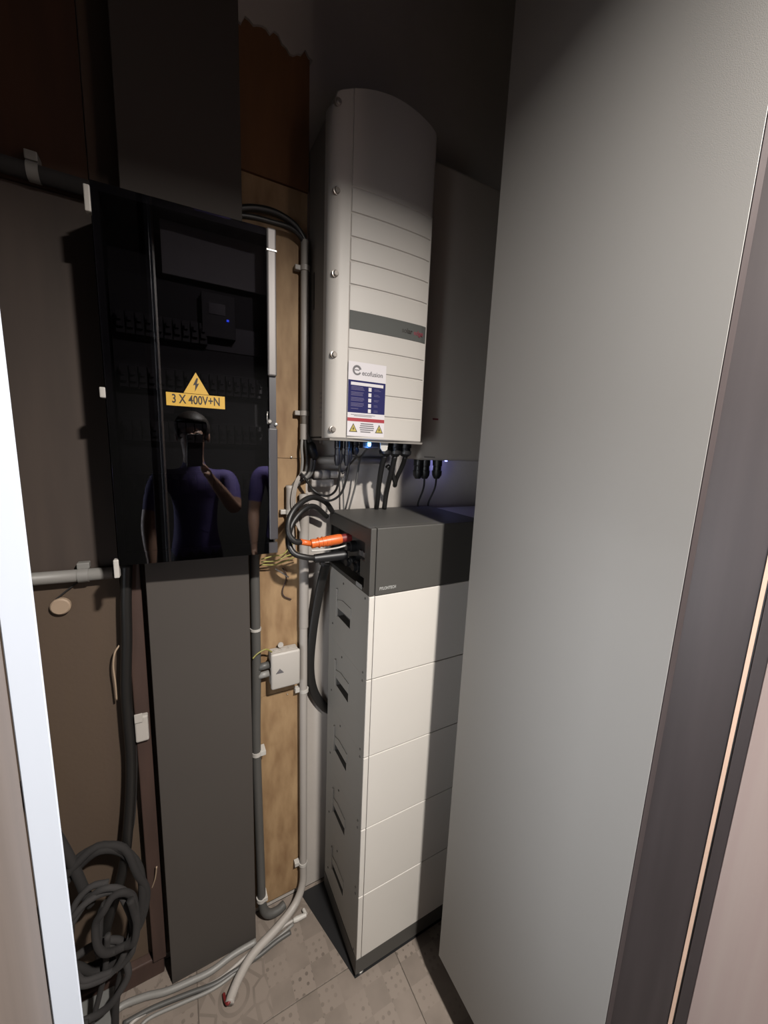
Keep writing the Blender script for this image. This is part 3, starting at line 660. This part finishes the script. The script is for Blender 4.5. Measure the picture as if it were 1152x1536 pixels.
tube('hose_end', [(0.098, 1.018, 0.020), (0.082, 0.994, 0.022), (0.070, 0.985, 0.02), (0.064, 1.0, 0.014), (0.062, 1.02, 0.008)], .0045, M['redcap'], cu2)
# short flexible conduit beside it
cu3 = empty('conduit', (0.308, 1.17, 1.4), 'short pale flexible conduit on the wooden board right of the fuse box', 'pipe')
tube('pipe', [(0.3085, 1.171, 1.572), (0.3085, 1.171, 1.50), (0.310, 1.171, 1.43), (0.316, 1.171, 1.36)], .012, M['conduit'], cu3, seg=14)
c = clip_ring('pipe_clip', (0.309, 1.171, 1.49), .0125, M['clip'], cu3)
box('clip_foot', (0.280, 1.168, 1.483), (0.298, 1.185, 1.497), M['clip'], c, bev=.002)
# grey wires fanning out of the upper conduit, through the gap
gw = empty('wire_bundle', (0.355, 1.16, 1.60), 'bundle of grey and pale wires leaving the end of the upper conduit', 'wires')
for k, (dx, m_) in enumerate(((-.006, 'greyclip'), (0.0, 'conduit_dk'), (.006, 'greyclip'), (.010, 'conduit_dk'))):
    tube('wire', [(0.352 + dx * .8, 1.166, 1.735), (0.355 + dx * 2.2, 1.160, 1.69), (0.358 + dx * 2.4, 1.158, 1.645), (0.350 + dx * 2, 1.158, 1.605), (0.330 + dx, 1.162, 1.585), (0.3085 + dx * .6, 1.168, 1.55)], .0045, M[m_], gw)
for k in range(3):
    tube('wire', [(0.345 + k * .004, 1.154, 1.615), (0.322 + k * .004, 1.152, 1.588), (0.309 + k * .005, 1.153, 1.53), (0.318 + k * .006, 1.156, 1.47), (0.335, 1.150, 1.43)], .0028, M['conduit'], gw)
bm = bmesh.new(); b_lathe(bm, (0.366, 1.160, 1.705), (.35, 0, -1), [(0, .010), (.01, .016), (.045, .015), (.055, .008)], 14); make('rubber_sleeve', bm, M['black'], gw, smooth=True)
# horizontal conduits on the white wall under the inverter
hc = empty('conduit', (0.45, 1.18, 1.65), 'pair of horizontal pale conduits on the white wall under the inverter', 'pipe')
tube('pipe', [(0.385, 1.182, 1.650), (0.64, 1.182, 1.654)], .012, M['conduit'], hc, sm=False, seg=14)
tube('pipe', [(0.382, 1.160, 1.607), (0.408, 1.160, 1.607)], .013, M['conduit'], hc, sm=False, seg=14)
tube('pipe', [(0.428, 1.160, 1.607), (0.478, 1.160, 1.608)], .012, M['conduit'], hc, sm=False, seg=14)
tube('pipe', [(0.405, 1.160, 1.607), (0.430, 1.160, 1.607)], .0145, M['conduit'], hc, sm=False, seg=14)
box('junction_piece', (0.376, 1.165, 1.566), (0.452, 1.196, 1.592), M['conduit'], hc, bev=.006)
# thin cables from the left glands, drooping to the wires
def cable(label, pts, r, m_='blackc', name='cable', **kw):
    o = tube(name, pts, r, M[m_], None, **kw); return tag(o, label, 'cable')
cable('thin black cable from the leftmost gland under the inverter, drooping left', [(0.4225, 1.05, 1.650), (0.425, 1.058, 1.61), (0.423, 1.08, 1.565), (0.405, 1.11, 1.545), (0.375, 1.135, 1.558), (0.345, 1.142, 1.600), (0.335, 1.142, 1.612)], .0035)
cable('thin black cable from the second gland under the inverter, drooping slightly lower', [(0.452, 1.05, 1.652), (0.450, 1.06, 1.61), (0.440, 1.08, 1.555), (0.412, 1.11, 1.530), (0.380, 1.135, 1.550), (0.350, 1.136, 1.590), (0.338, 1.136, 1.608)], .0035)
cable('short dark cable curving from a middle gland to the horizontal conduit', [(0.476, 1.06, 1.676), (0.487, 1.08, 1.665), (0.488, 1.12, 1.645), (0.480, 1.144, 1.620), (0.470, 1.146, 1.612)], .003)
cable('thin grey cable hanging straight from the small conduit to the control unit', [(0.480, 1.176, 1.600), (0.484, 1.173, 1.58), (0.487, 1.168, 1.50), (0.488, 1.166, 1.4895)], .0026, 'conduit_dk')
cable('thin dark cable curving from under the blue light down to the control unit', [(0.516, 1.06, 1.694), (0.523, 1.10, 1.68), (0.527, 1.14, 1.65), (0.521, 1.15, 1.58), (0.508, 1.155, 1.52), (0.502, 1.158, 1.4925)], .0032, 'conduit_dk')
# thick cables from the right glands
cable('thick black cable from the left of the three large glands down behind the control unit', [(0.571, 1.05, 1.674), (0.572, 1.07, 1.64), (0.580, 1.10, 1.58), (0.592, 1.13, 1.52), (0.600, 1.15, 1.4925)], .0085)
cable('thick black cable from the middle large gland, hanging straight', [(0.607, 1.05, 1.674), (0.612, 1.08, 1.62), (0.620, 1.12, 1.55), (0.625, 1.14, 1.4925)], .0085)
cable('dark grey cable from the right large gland ending in a bend', [(0.645, 1.05, 1.674), (0.652, 1.08, 1.640), (0.652, 1.11, 1.60), (0.648, 1.115, 1.575), (0.640, 1.10, 1.585), (0.618, 1.09, 1.625), (0.600, 1.085, 1.640)], .0075)
cable('thin black cable hanging from the left gland of the grey box', [(0.777, 1.13, 1.598), (0.782, 1.14, 1.56), (0.774, 1.155, 1.51), (0.772, 1.156, 1.4915)], .0035)
cable('thin black cable hanging from the right gland of the grey box', [(0.829, 1.13, 1.598), (0.832, 1.14, 1.56), (0.820, 1.155, 1.51), (0.817, 1.156, 1.4915)], .0035)
# big black loops at the left of the control unit, orange plug
def px_path(pts): return [at(a, b, y=c) for a, b, c in pts]
cable('upper thick black cable looping from behind the control unit round to the orange plug', px_path([(499, 768, 1.15), (488, 753, 1.13), (468, 746, 1.10), (447, 758, 1.07), (434, 778, 1.05), (433, 800, 1.04), (442, 812, 1.035), (452, 813, 1.04)]), .0085, n=10)
cable('lower thick black cable looping round to the black plug below the orange one', px_path([(490, 775, 1.15), (472, 760, 1.125), (455, 765, 1.10), (438, 786, 1.08), (433, 812, 1.06), (441, 830, 1.045), (460, 836, 1.04), (474, 837, 1.045)]), .0085, n=10)
pg = empty('power_plug', at(490, 812, y=1.05), 'orange cable plug pushed into the open side of the control unit', 'plug')
p0, p1, p2 = at(452, 813, y=1.04), at(466, 816, y=1.04), at(512, 808, y=1.035)
ax = (p2 - p1).normalized(); L = (p2 - p1).length
bm = bmesh.new(); b_tube(bm, [p0 - (p1 - p0) * .15, p1 + ax * .004], .0085, sm=False, seg=14); make('cable_boot', bm, M['orange'], pg, smooth=True)
lathe('plug_body', p1, ax, [(0, .010), (.002, .0135), (.012, .0135), (.013, .0125), (L * .55, .0150), (L * .9, .0155), (L, .0140)], M['orange'], pg, seg=18)
for k in range(4):
    lathe('grip_ring', p1 + ax * (.022 + k * .012), ax, [(0, .0150), (0, .0160), (.003, .0160), (.003, .0150)], M['orange'], pg, seg=18)
lathe('plug_head', p2, ax, [(0, .0130), (.02, .0130), (.03, .012)], M['redcap'], pg, seg=16)
pb = empty('power_plug', at(490, 838, y=1.05), 'black cable plug directly below the orange plug', 'plug')
q1, q2 = at(470, 838, y=1.045), at(520, 832, y=1.035); bx_ = (q2 - q1).normalized()
lathe('plug_body', q1, bx_, [(0, .009), (.003, .0125), (.03, .0135), ((q2 - q1).length, .0145)], M['black'], pb, seg=16)
box('latch', q1 + Vector((.02, -.006, -.021)), q1 + Vector((.034, .006, -.012)), M['black'], pb, bev=.001)
tag(tube('cable', px_path([(467, 826, 1.02), (485, 825, 1.02), (505, 822, 1.03), (520, 818, 1.03)]), .0026, M['clip']), 'short pale wire running under the orange plug', 'cable')
# flat black strap-like cable behind the tower
tag(tube('cable', [at(489, 846, y=1.13), at(484, 865, y=1.15), at(476, 905, y=1.165), at(469, 950, y=1.17), at(465, 1000, y=1.172), at(470, 1035, y=1.18), at(484, 1058, y=1.186), at(500, 1068, y=1.188)], .0155, M['blackc'], r2=.007, flat=(0, 1, 0), seg=12),
    'wide flat black cable loom hanging behind the left edge of the battery tower', 'cable')
# dark conduit on the board, right of the lower duct cover
dc = empty('conduit', (0.195, 1.165, 0.03), 'dark grey conduit running down beside the lower duct cover with white clips', 'pipe')
tube('pipe', [(0.2, 1.165, 1.40), (0.2, 1.165, 1.0), (0.196, 1.165, 0.75), (0.199, 1.165, 0.5), (0.204, 1.165, 0.2), (0.206, 1.165, 0.09), (0.213, 1.160, 0.045), (0.232, 1.155, 0.024), (0.262, 1.158, 0.016), (0.285, 1.166, 0.015)], .0145, M['conduit_dk'], dc, seg=14)
for z, w_ in ((1.125, .008), (0.69, .014), (0.10, .014)):
    c = clip_ring('pipe_clip', (0.2 + (.004 if z < .5 else -.003 if z < 1 else 0), 1.165, z), .0148, M['clip'], dc, w=w_)
    if w_ > .01: box('clip_foot', (0.206, 1.150, z - .007), (0.224, 1.184, z + .009), M['clip'], c, bev=.001)
# junction box
jb = empty('junction_box', (0.29, 1.17, 0.915), 'small square white junction box on the wooden board left of the conduit', 'junction box')
bm = bmesh.new(); b_box(bm, (0.240, 1.135, 0.918), (0.334, 1.150, 1.042), .007, 3); o = make('lid', bm, M['jbox'], jb, smooth=True); edge_split(o)
bm = bmesh.new(); b_box(bm, (0.243, 1.1505, 0.921), (0.331, 1.185, 1.039), .004, 2); make('base', bm, M['jbox'], jb)
for k in range(3): lathe('knockout', (0.262 + k * .024, 1.168, 1.0385), (0, 0, 1), [(0, .009), (.002, .009), (.0025, .006)], M['jbox'], jb, seg=14)
tb = lathe('mounting_tab', (0.278, 1.168, 1.052), (0, 1, 0), [(0, .009), (.004, .009), (.005, .006)], M['jbox'], jb, seg=14)
bm = bmesh.new(); b_box(bm, (0.255, 1.1342, 0.974), (0.279, 1.135, 0.977)); b_box(bm, (0.258, 1.1342, 0.9775), (0.276, 1.135, 0.981)); em = make('emblem', bm, M['inkgrey'], jb); em['label'] = 'small grey printed emblem'
prism('emblem_peak', [(0.260, 1.1345, 0.9815), (0.274, 1.1345, 0.9815), (0.267, 1.1345, 0.990)], (0, .0005, 0), M['inkgrey'], em)
tube('inlet_pipe', [(0.205, 1.160, 0.966), (0.238, 1.160, 0.968)], .0105, M['greyclip'], jb, sm=False)
tube('inlet_pipe', [(0.205, 1.162, 0.995), (0.241, 1.162, 0.996)], .0115, M['conduit_dk'], jb, sm=False)
def wire(label, pts, r=.0022, m_='yg'):
    return tag(tube('wire', pts, r, M[m_], None, seg=8), label, 'wire')
wire('yellow-green wire entering the top left corner of the junction box', [at(379, 988, y=1.135), at(387, 980, y=1.14), at(399, 974, y=1.145), (0.247, 1.158, 1.0405)], .0024)
wire('upper yellow-green wire running from the fuse box to the right', [at(392, 839, y=1.14), at(410, 834, y=1.15), at(424, 832, y=1.155), at(434, 822, y=1.15), at(442, 812, y=1.14)])
wire('middle yellow-green wire below the fuse box corner', [at(392, 843, y=1.145), at(415, 841, y=1.15), at(430, 834, y=1.155), at(448, 829, y=1.14)])
wire('lower yellow-green wire sagging below the fuse box corner', [at(392, 847, y=1.15), at(412, 847, y=1.155), at(430, 841, y=1.155), at(449, 832, y=1.14)])
wire('thin dark wire loop on the wooden board below the yellow wires', [at(424, 852, y=1.18), at(430, 865, y=1.18), at(424, 885, y=1.18), at(426, 894, y=1.18), at(437, 899, y=1.18)], .002, 'red_brown')
wire('pale stiff wire end standing off the wooden board', [at(413, 853, y=1.165), at(424, 860, y=1.16), at(433, 866, y=1.155)], .0022, 'conduit')
# black hose arcing from the top of the fuse box into the conduit
cable('black cable arcing from the top of the fuse box into the upper conduit', [(0.17, 1.16, 2.285), (0.215, 1.158, 2.300), (0.27, 1.160, 2.305), (0.32, 1.164, 2.292), (0.346, 1.168, 2.268), (0.352, 1.168, 2.25)], .009)
cable('second black cable just under the arcing one at the fuse box top', [(0.15, 1.15, 2.262), (0.20, 1.15, 2.272), (0.25, 1.152, 2.276), (0.31, 1.158, 2.278), (0.344, 1.166, 2.262), (0.349, 1.168, 2.25)], .007)
# screw heads on the board
for p, r in ((at(437, 686, y=1.185), .0035), (at(431, 1041, y=1.185), .002), (at(447, 342, y=1.183), .003)):
    tag(lathe('screw', p, (0, -1, 0), [(0, r), (.002, r * .9), (.003, r * .4)], M['steel'], seg=10), 'bright screw head in the wooden board' + (' beside the fuse box' if r == .0035 else ' under the junction box' if r == .002 else ' near the top of the conduit'), 'screw')

# ------------------------------------------------------------------ left part of the back wall
lp = empty('conduit', (-0.25, 1.16, 1.35), 'grey horizontal conduit left of the fuse box foot', 'pipe')
tube('pipe', [(-0.62, 1.165, 1.362), (-0.152, 1.165, 1.352)], .0155, M['greyclip'], lp, sm=False, seg=14)
tube('thin_end', [(-0.153, 1.165, 1.352), (-0.118, 1.165, 1.354)], .007, M['conduit_dk'], lp, sm=False)
c = clip_ring('pipe_clip', (-0.212, 1.165, 1.353), .0160, M['greyclip'], lp, w=.022, axis=(1, 0, 0))
box('clip_foot', (-0.225, 1.165, 1.369), (-0.199, 1.186, 1.384), M['greyclip'], c, bev=.002)
up = empty('conduit', (-0.25, 1.165, 2.24), 'dark horizontal conduit left of the fuse box top with a grey clip', 'pipe')
tube('pipe', [(-0.62, 1.165, 2.243), (-0.125, 1.165, 2.236)], .0165, M['film2'], up, sm=False, seg=14)
c = clip_ring('pipe_clip', (-0.232, 1.165, 2.238), .0170, M['greyclip'], up, w=.020, axis=(1, 0, 0))
box('clip_foot', (-0.243, 1.15, 2.254), (-0.221, 1.184, 2.272), M['greyclip'], c, bev=.002)
kn = empty('wall_plug', at(92, 908, y=1.17), 'round pale plug with a thin wire on the dark boards below the grey conduit', 'plug')
kp = at(92, 908, y=1.185); lathe('disc', kp, (0, -1, 0), [(0, .021), (.010, .021), (.013, .018), (.013, .004)], M['knob'], kn, seg=24)
tube('wire', [at(84, 899, y=1.183), at(100, 886, y=1.182), at(118, 872, y=1.178), at(127, 864, y=1.172)], .002, M['film2'], kn)
# thick black conduits dropping left of the lower duct cover
cable('thick black corrugated conduit dropping beside the lower duct cover', px_path([(190, 846, 1.15), (189, 900, 1.15), (190, 960, 1.15), (189, 1030, 1.15), (192, 1080, 1.15), (196, 1130, 1.15), (196, 1180, 1.145), (193, 1230, 1.14), (187, 1290, 1.13), (175, 1340, 1.12), (160, 1390, 1.11), (150, 1440, 1.12)]), .013)
cable('second black conduit close beside the corrugated one', px_path([(199, 846, 1.165), (201, 900, 1.165), (202, 980, 1.165), (204, 1050, 1.165), (203, 1110, 1.165), (202, 1170, 1.16), (199, 1230, 1.155), (188, 1280, 1.15)]), .006, 'film2')
wire('pale wire bowing out of the black conduit on the left boards', px_path([(179, 968, 1.165), (172, 980, 1.16), (170, 1000, 1.16), (173, 1025, 1.16), (175, 1050, 1.165)]), .0024, 'knob')
wire('long pale wire curling down the boards below the wall socket', px_path([(235, 1300, 1.14), (232, 1320, 1.15), (222, 1345, 1.165), (205, 1375, 1.175), (190, 1400, 1.178)]), .002, 'knob')
so = empty('wall_socket', at(212, 1092, y=1.16), 'small white surface box between the black conduit and the duct cover', 'socket')
a_ = at(201, 1078, y=1.14); b_ = at(224, 1110, y=1.14)
bm = bmesh.new(); b_box(bm, (a_.x, 1.14, b_.z), (b_.x, 1.184, a_.z), .004, 2); make('body', bm, M['jbox'], so)
box('cover_lip', (a_.x + .001, 1.136, a_.z - .014), (a_.x + .02, 1.1395, a_.z + .012), M['jbox'], so, bev=.001)
# tangle of cables lower left
def coil(label, c, rx, rz, tilt, r, m_, turns=2.3, ph=0.0, seed=1):
    rnd = random.Random(seed); P = []
    n = int(turns * 12)
    for k in range(n + 1):
        a = ph + 2 * math.pi * turns * k / n; s = 1 + rnd.uniform(-.12, .12)
        P.append((c[0] + rx * s * math.cos(a), c[1] + tilt * math.sin(a) + rnd.uniform(-.008, .008) - 0.012 * k / n, c[2] + rz * s * math.sin(a)))
    return tag(tube('cable_coil', P, r, M[m_], None, seg=8, n=4), label, 'cable', None)
coil('large loose coil of dusty black cable hanging at the lower left', (-0.235, 1.10, 0.43), .105, .16, .02, .010, 'film2', 2.6, .4, 3)
coil('dull grey cable coil in front of the large black one at the lower left', (-0.225, 1.055, 0.40), .075, .12, .02, .008, 'film', 2.2, 1.3, 5)
coil('small tight black coil within the lower left cable tangle', (-0.185, 1.03, 0.44), .045, .075, .012, .009, 'film2', 1.8, 2.1, 9)
coil('low grey coil above the plastic tub at the lower left', (-0.26, 1.07, 0.24), .085, .09, .02, .009, 'film', 1.7, .2, 11)
for k, (lb, p, r, m_) in enumerate((
    ('black cable falling from the tangle to the plastic tub', [(-0.16, 1.07, 0.38), (-0.175, 1.08, 0.28), (-0.20, 1.09, 0.18), (-0.215, 1.08, 0.10), (-0.22, 1.07, 0.03)], .009, 'film2'),
    ('grey cable falling beside the black one from the tangle', [(-0.21, 1.04, 0.40), (-0.225, 1.05, 0.28), (-0.25, 1.06, 0.17), (-0.275, 1.06, 0.08), (-0.29, 1.05, 0.02)], .007, 'film'),
    ('black cable rising from the tangle along the white strip', [(-0.25, 1.09, 0.46), (-0.285, 1.11, 0.60), (-0.325, 1.13, 0.72), (-0.36, 1.14, 0.85)], .012, 'film2'))):
    cable(lb, p, r, m_)
# plastic tub and its lid at the very bottom left
tb = empty('plastic_tub', (-0.27, 1.09, 0), 'dusty grey plastic tub on the floor under the cable tangle', 'tub')
bm = bmesh.new(); b_box(bm, (-0.40, 1.03, 0.001), (-0.235, 1.15, 0.05), .010, 3); make('body', bm, M['greybag'], tb)
bm = bmesh.new(); b_box(bm, (-0.41, 1.02, 0.0505), (-0.228, 1.158, 0.062), .004, 2); make('lid', bm, M['greybag'], tb)
# cables along the floor
def fcable(label, pts, r, m_):
    cable(label, [at(a, b, z=r + h) for a, b, h in pts], r, m_)
fcable('thick grey floor cable nearest the wall, running to the lower left', [(384, 1412, 0), (350, 1432, 0), (318, 1456, 0), (290, 1470, 0.0), (250, 1487, 0), (215, 1496, 0), (175, 1515, 0), (150, 1560, 0)], .0095, 'greyclip')
fcable('pale thin floor cable with a white connector end', [(447, 1376, .004), (425, 1390, 0), (400, 1410, 0), (372, 1432, 0), (352, 1450, 0), (330, 1468, 0), (300, 1484, 0), (255, 1502, 0), (205, 1528, 0), (180, 1560, 0)], .0055, 'conduit')
fcable('grey floor cable just in front of the pale one', [(440, 1386, 0), (410, 1412, 0), (380, 1434, 0), (345, 1466, 0), (315, 1486, 0), (270, 1506, 0), (220, 1530, 0), (200, 1560, 0)], .005, 'greyclip')
fcable('dark floor cable lying between the grey ones', [(436, 1398, 0), (415, 1412, 0), (385, 1436, 0), (350, 1458, 0), (322, 1476, 0), (285, 1490, 0), (230, 1512, 0), (185, 1536, 0)], .007, 'conduit_dk')
cn = empty('cable_connector', at(450, 1376, z=.01), 'small white cable connector lying on the tiles near the battery plinth', 'connector')
p = at(440, 1381, z=.013); q = at(459, 1372, z=.013)
d = (q - p).normalized(); lathe('body', p, d, [(0, .007), (.012, .009), (.02, .0085), ((q - p).length, .007)], M['clip'], cn, seg=12)
lathe('cap', q, Vector((d.x * .3 - .4, d.y * .3 + .6, 0)), [(0, .006), (.02, .006), (.022, .004)], M['clip'], cn, seg=12)

# ------------------------------------------------------------------ the two people in the corridor (seen mirrored in the fuse box door)
M['skin'] = mat('skin', (0.50, 0.30, 0.21), 0.5, noise=0.05)
M['shirt'] = mat('violet_blue_shirt', (0.13, 0.10, 0.34), 0.8, noise=0.1, nscale=20)
M['trousers'] = mat('dark_trousers', (0.025, 0.025, 0.035), 0.8)
M['hair'] = mat('dark_brown_hair', (0.03, 0.02, 0.014), 0.6, noise=0.3, nscale=60)
M['eye'] = mat('eye', (0.05, 0.035, 0.03), 0.2); M['shoe'] = mat('black_shoe_leather', (0.02, 0.02, 0.02), 0.4)
def human(name, J, label, hair=True):
    """J: joint name -> point. One skinned body, fingers included; head with face; hair as a child."""
    V = []; Rr = []; E_ = []; K = []
    def add(p, r, par, kind):
        V.append(Vector(p)); Rr.append(r); K.append(kind)
        if par is not None: E_.append((par, len(V) - 1))
        return len(V) - 1
    pel = add(J['pelvis'], (.155, .115), None, 'leg')
    waist = add(J['pelvis'].lerp(J['chest'], .45), (.145, .105), pel, 'shirt')
    chest = add(J['chest'], (.165, .12), waist, 'shirt')
    nb = add(J['neck'], (.075, .07), chest, 'shirt')
    n2 = add(J['neck'].lerp(J['head'], .45), (.058, .058), nb, 'skin')
    hd = add(J['head'] + Vector((0, 0, -.035)), (.072, .085), n2, 'skin')
    h2 = add(J['head'] + Vector((0, -.005, .055)), (.082, .098), hd, 'skin')
    for sd in 'LR':
        sh = add(J['shoulder' + sd], (.066, .066), chest, 'shirt')
        m = add(J['shoulder' + sd].lerp(J['elbow' + sd], .55), (.052, .052), sh, 'shirt')
        el = add(J['elbow' + sd], (.041, .041), m, 'skin')
        fm = add(J['elbow' + sd].lerp(J['wrist' + sd], .35), (.040, .040), el, 'skin')
        wr = add(J['wrist' + sd], (.027, .022), fm, 'skin')
        d = J['hand' + sd]; n = J['palm' + sd]; side = d.cross(n).normalized()
        palm = add(J['wrist' + sd] + d * .05, (.034, .018), wr, 'skin')
        for k, (off, ln) in enumerate(((-.030, .066), (-.010, .078), (.010, .074), (.029, .060))):
            b = add(J['wrist' + sd] + d * .088 + side * off, (.0105, .0105), palm, 'skin')
            c = add(V[b] + (d * .75 + n * .45).normalized() * ln * .5, (.009, .009), b, 'skin')
            add(V[c] + (d * .35 + n * .85).normalized() * ln * .5, (.0078, .0078), c, 'skin')
        b = add(J['wrist' + sd] + d * .035 - side * .040 + n * .01, (.0125, .0125), palm, 'skin')
        add(V[b] + (d * .7 - side * .6 + n * .35).normalized() * .05, (.0095, .0095), b, 'skin')
        hp = add(J['hip' + sd], (.098, .098), pel, 'leg')
        th = add(J['hip' + sd].lerp(J['knee' + sd], .5), (.080, .080), hp, 'leg')
        kn_ = add(J['knee' + sd], (.058, .058), th, 'leg')
        cf = add(J['knee' + sd].lerp(J['ankle' + sd], .35), (.056, .056), kn_, 'leg')
        an = add(J['ankle' + sd], (.040, .040), cf, 'leg')
        add(J['ankle' + sd] + Vector((0, .085, -.045)), (.042, .032), an, 'shoe'); add(V[-1] + Vector((0, .085, -.008)), (.036, .024), len(V) - 1, 'shoe')
    me = bpy.data.meshes.new(name); me.from_pydata(V, E_, []); me.update()
    o = bpy.data.objects.new(name, me); C.objects.link(o)
    m = o.modifiers.new('skin', 'SKIN')
    for i, sv in enumerate(me.skin_vertices[0].data): sv.radius = Rr[i]; sv.use_root = (i == 0)
    m = m; m.use_smooth_shade = True; m.branch_smoothing = .6
    m = o.modifiers.new('sub', 'SUBSURF'); m.levels = 2; m.render_levels = 2
    dg = bpy.context.evaluated_depsgraph_get(); dg.update()
    fin = bpy.data.meshes.new_from_object(o.evaluated_get(dg)); bpy.data.objects.remove(o)
    fin.materials.clear()
    kinds = ['skin', 'shirt', 'leg', 'shoe']
    for mt_ in ('skin', 'shirt', 'trousers', 'shoe'): fin.materials.append(M[mt_])
    for p in fin.polygons:
        c = p.center; best = None
        for a, b in E_:
            ab = V[b] - V[a]; t = max(0, min(1, (c - V[a]).dot(ab) / ab.length_squared)); dd = (c - V[a] - ab * t).length - (Rr[a][0] * (1 - t) + Rr[b][0] * t)
            if best is None or dd < best[0]: best = (dd, K[b] if t > .35 or K[b] == K[a] else K[a])
        p.material_index = kinds.index(best[1]); p.use_smooth = True
    # face
    bm = bmesh.new(); bm.from_mesh(fin); H = J['head']
    def blob(p, sc, mi, axis=None):
        t = bmesh.new(); bmesh.ops.create_uvsphere(t, u_segments=14, v_segments=10, radius=1)
        for v in t.verts: v.co = H + Vector(p) + Vector((v.co.x * sc[0], v.co.y * sc[1], v.co.z * sc[2]))
        for f in t.faces: f.material_index = mi; f.smooth = True
        x = bpy.data.meshes.new('t'); t.to_mesh(x); t.free(); bm.from_mesh(x); bpy.data.meshes.remove(x)
    blob((0, .092, -.012), (.014, .020, .026), 0); blob((0, .084, -.052), (.024, .010, .009), 0); blob((0, .070, -.088), (.032, .026, .022), 0)
    for q in (-1, 1): blob((q * .082, -.002, -.005), (.010, .018, .030), 0); blob((q * .031, .080, .008), (.014, .010, .009), 4)
    bm.to_mesh(fin); bm.free(); fin.materials.append(M['eye'])
    root = bpy.data.objects.new(name, fin); C.objects.link(root)
    bm = bmesh.new(); bmesh.ops.create_uvsphere(bm, u_segments=24, v_segments=16, radius=1)
    for v in bm.verts:
        v.co = Vector((v.co.x * .094, v.co.y * .110, v.co.z * .098)) + H + Vector((0, -.014, .040))
    bmesh.ops.delete(bm, geom=[v for v in bm.verts if v.co.z < H.z - .03 or (v.co.y > H.y + .055 and v.co.z < H.z + .075)], context='VERTS')
    bmesh.ops.solidify(bm, geom=bm.faces[:], thickness=.006)
    hr = make('hair', bm, M['hair'], root, smooth=True)
    return tag(root, label, 'person')
v = Vector
def joints(x, y, h, el_l, wr_l, el_r, wr_r, hl, pl_, hr_, pr_, hd=(0, .03)):
    return dict(pelvis=v((x, y, h * .53)), chest=v((x, y, h * .735)), neck=v((x, y + .005, h * .835)), head=v((x + hd[0], y + hd[1], h * .925)),
                shoulderL=v((x - .185, y, h * .80)), shoulderR=v((x + .185, y, h * .80)), elbowL=v(el_l), wristL=v(wr_l), elbowR=v(el_r), wristR=v(wr_r),
                handL=v(hl).normalized(), palmL=v(pl_).normalized(), handR=v(hr_).normalized(), palmR=v(pr_).normalized(),
                hipL=v((x - .09, y, h * .49)), hipR=v((x + .09, y, h * .49)), kneeL=v((x - .10, y + .02, h * .275)), kneeR=v((x + .10, y + .02, h * .275)),
                ankleL=v((x - .11, y - .02, .085)), ankleR=v((x + .11, y - .02, .085)))
human('person', joints(-0.03, -0.48, 1.86, (-.27, -.42, 1.22), (-.25, -.33, .99), (.185, -.36, 1.30), (.055, -.150, 1.515),
                       (0, .25, -1), (.6, .2, .1), (-.40, .55, .75), (-.5, .2, -.15)), 'person in violet shirt holding a phone up at the closet opening')
human('person', joints(0.54, -0.68, 1.88, (.31, -.65, 1.23), (.300, -.52, 1.02), (.80, -.64, 1.22), (.81, -.52, .99),
                       (0, .45, -1), (.6, .3, .1), (0, .4, -1), (-.6, .3, .1), (0, .04)), 'person in violet shirt standing with hanging arms at the right of the closet opening')
ph = empty('phone', (0, 0, 1.66), 'black phone held up by the person at the closet opening', 'phone')
bm = bmesh.new(); b_box(bm, (-.030, -.135, .010), (.046, .022, .018), .003, 2)
bm.transform(mw); make('body', bm, M['black'], ph)
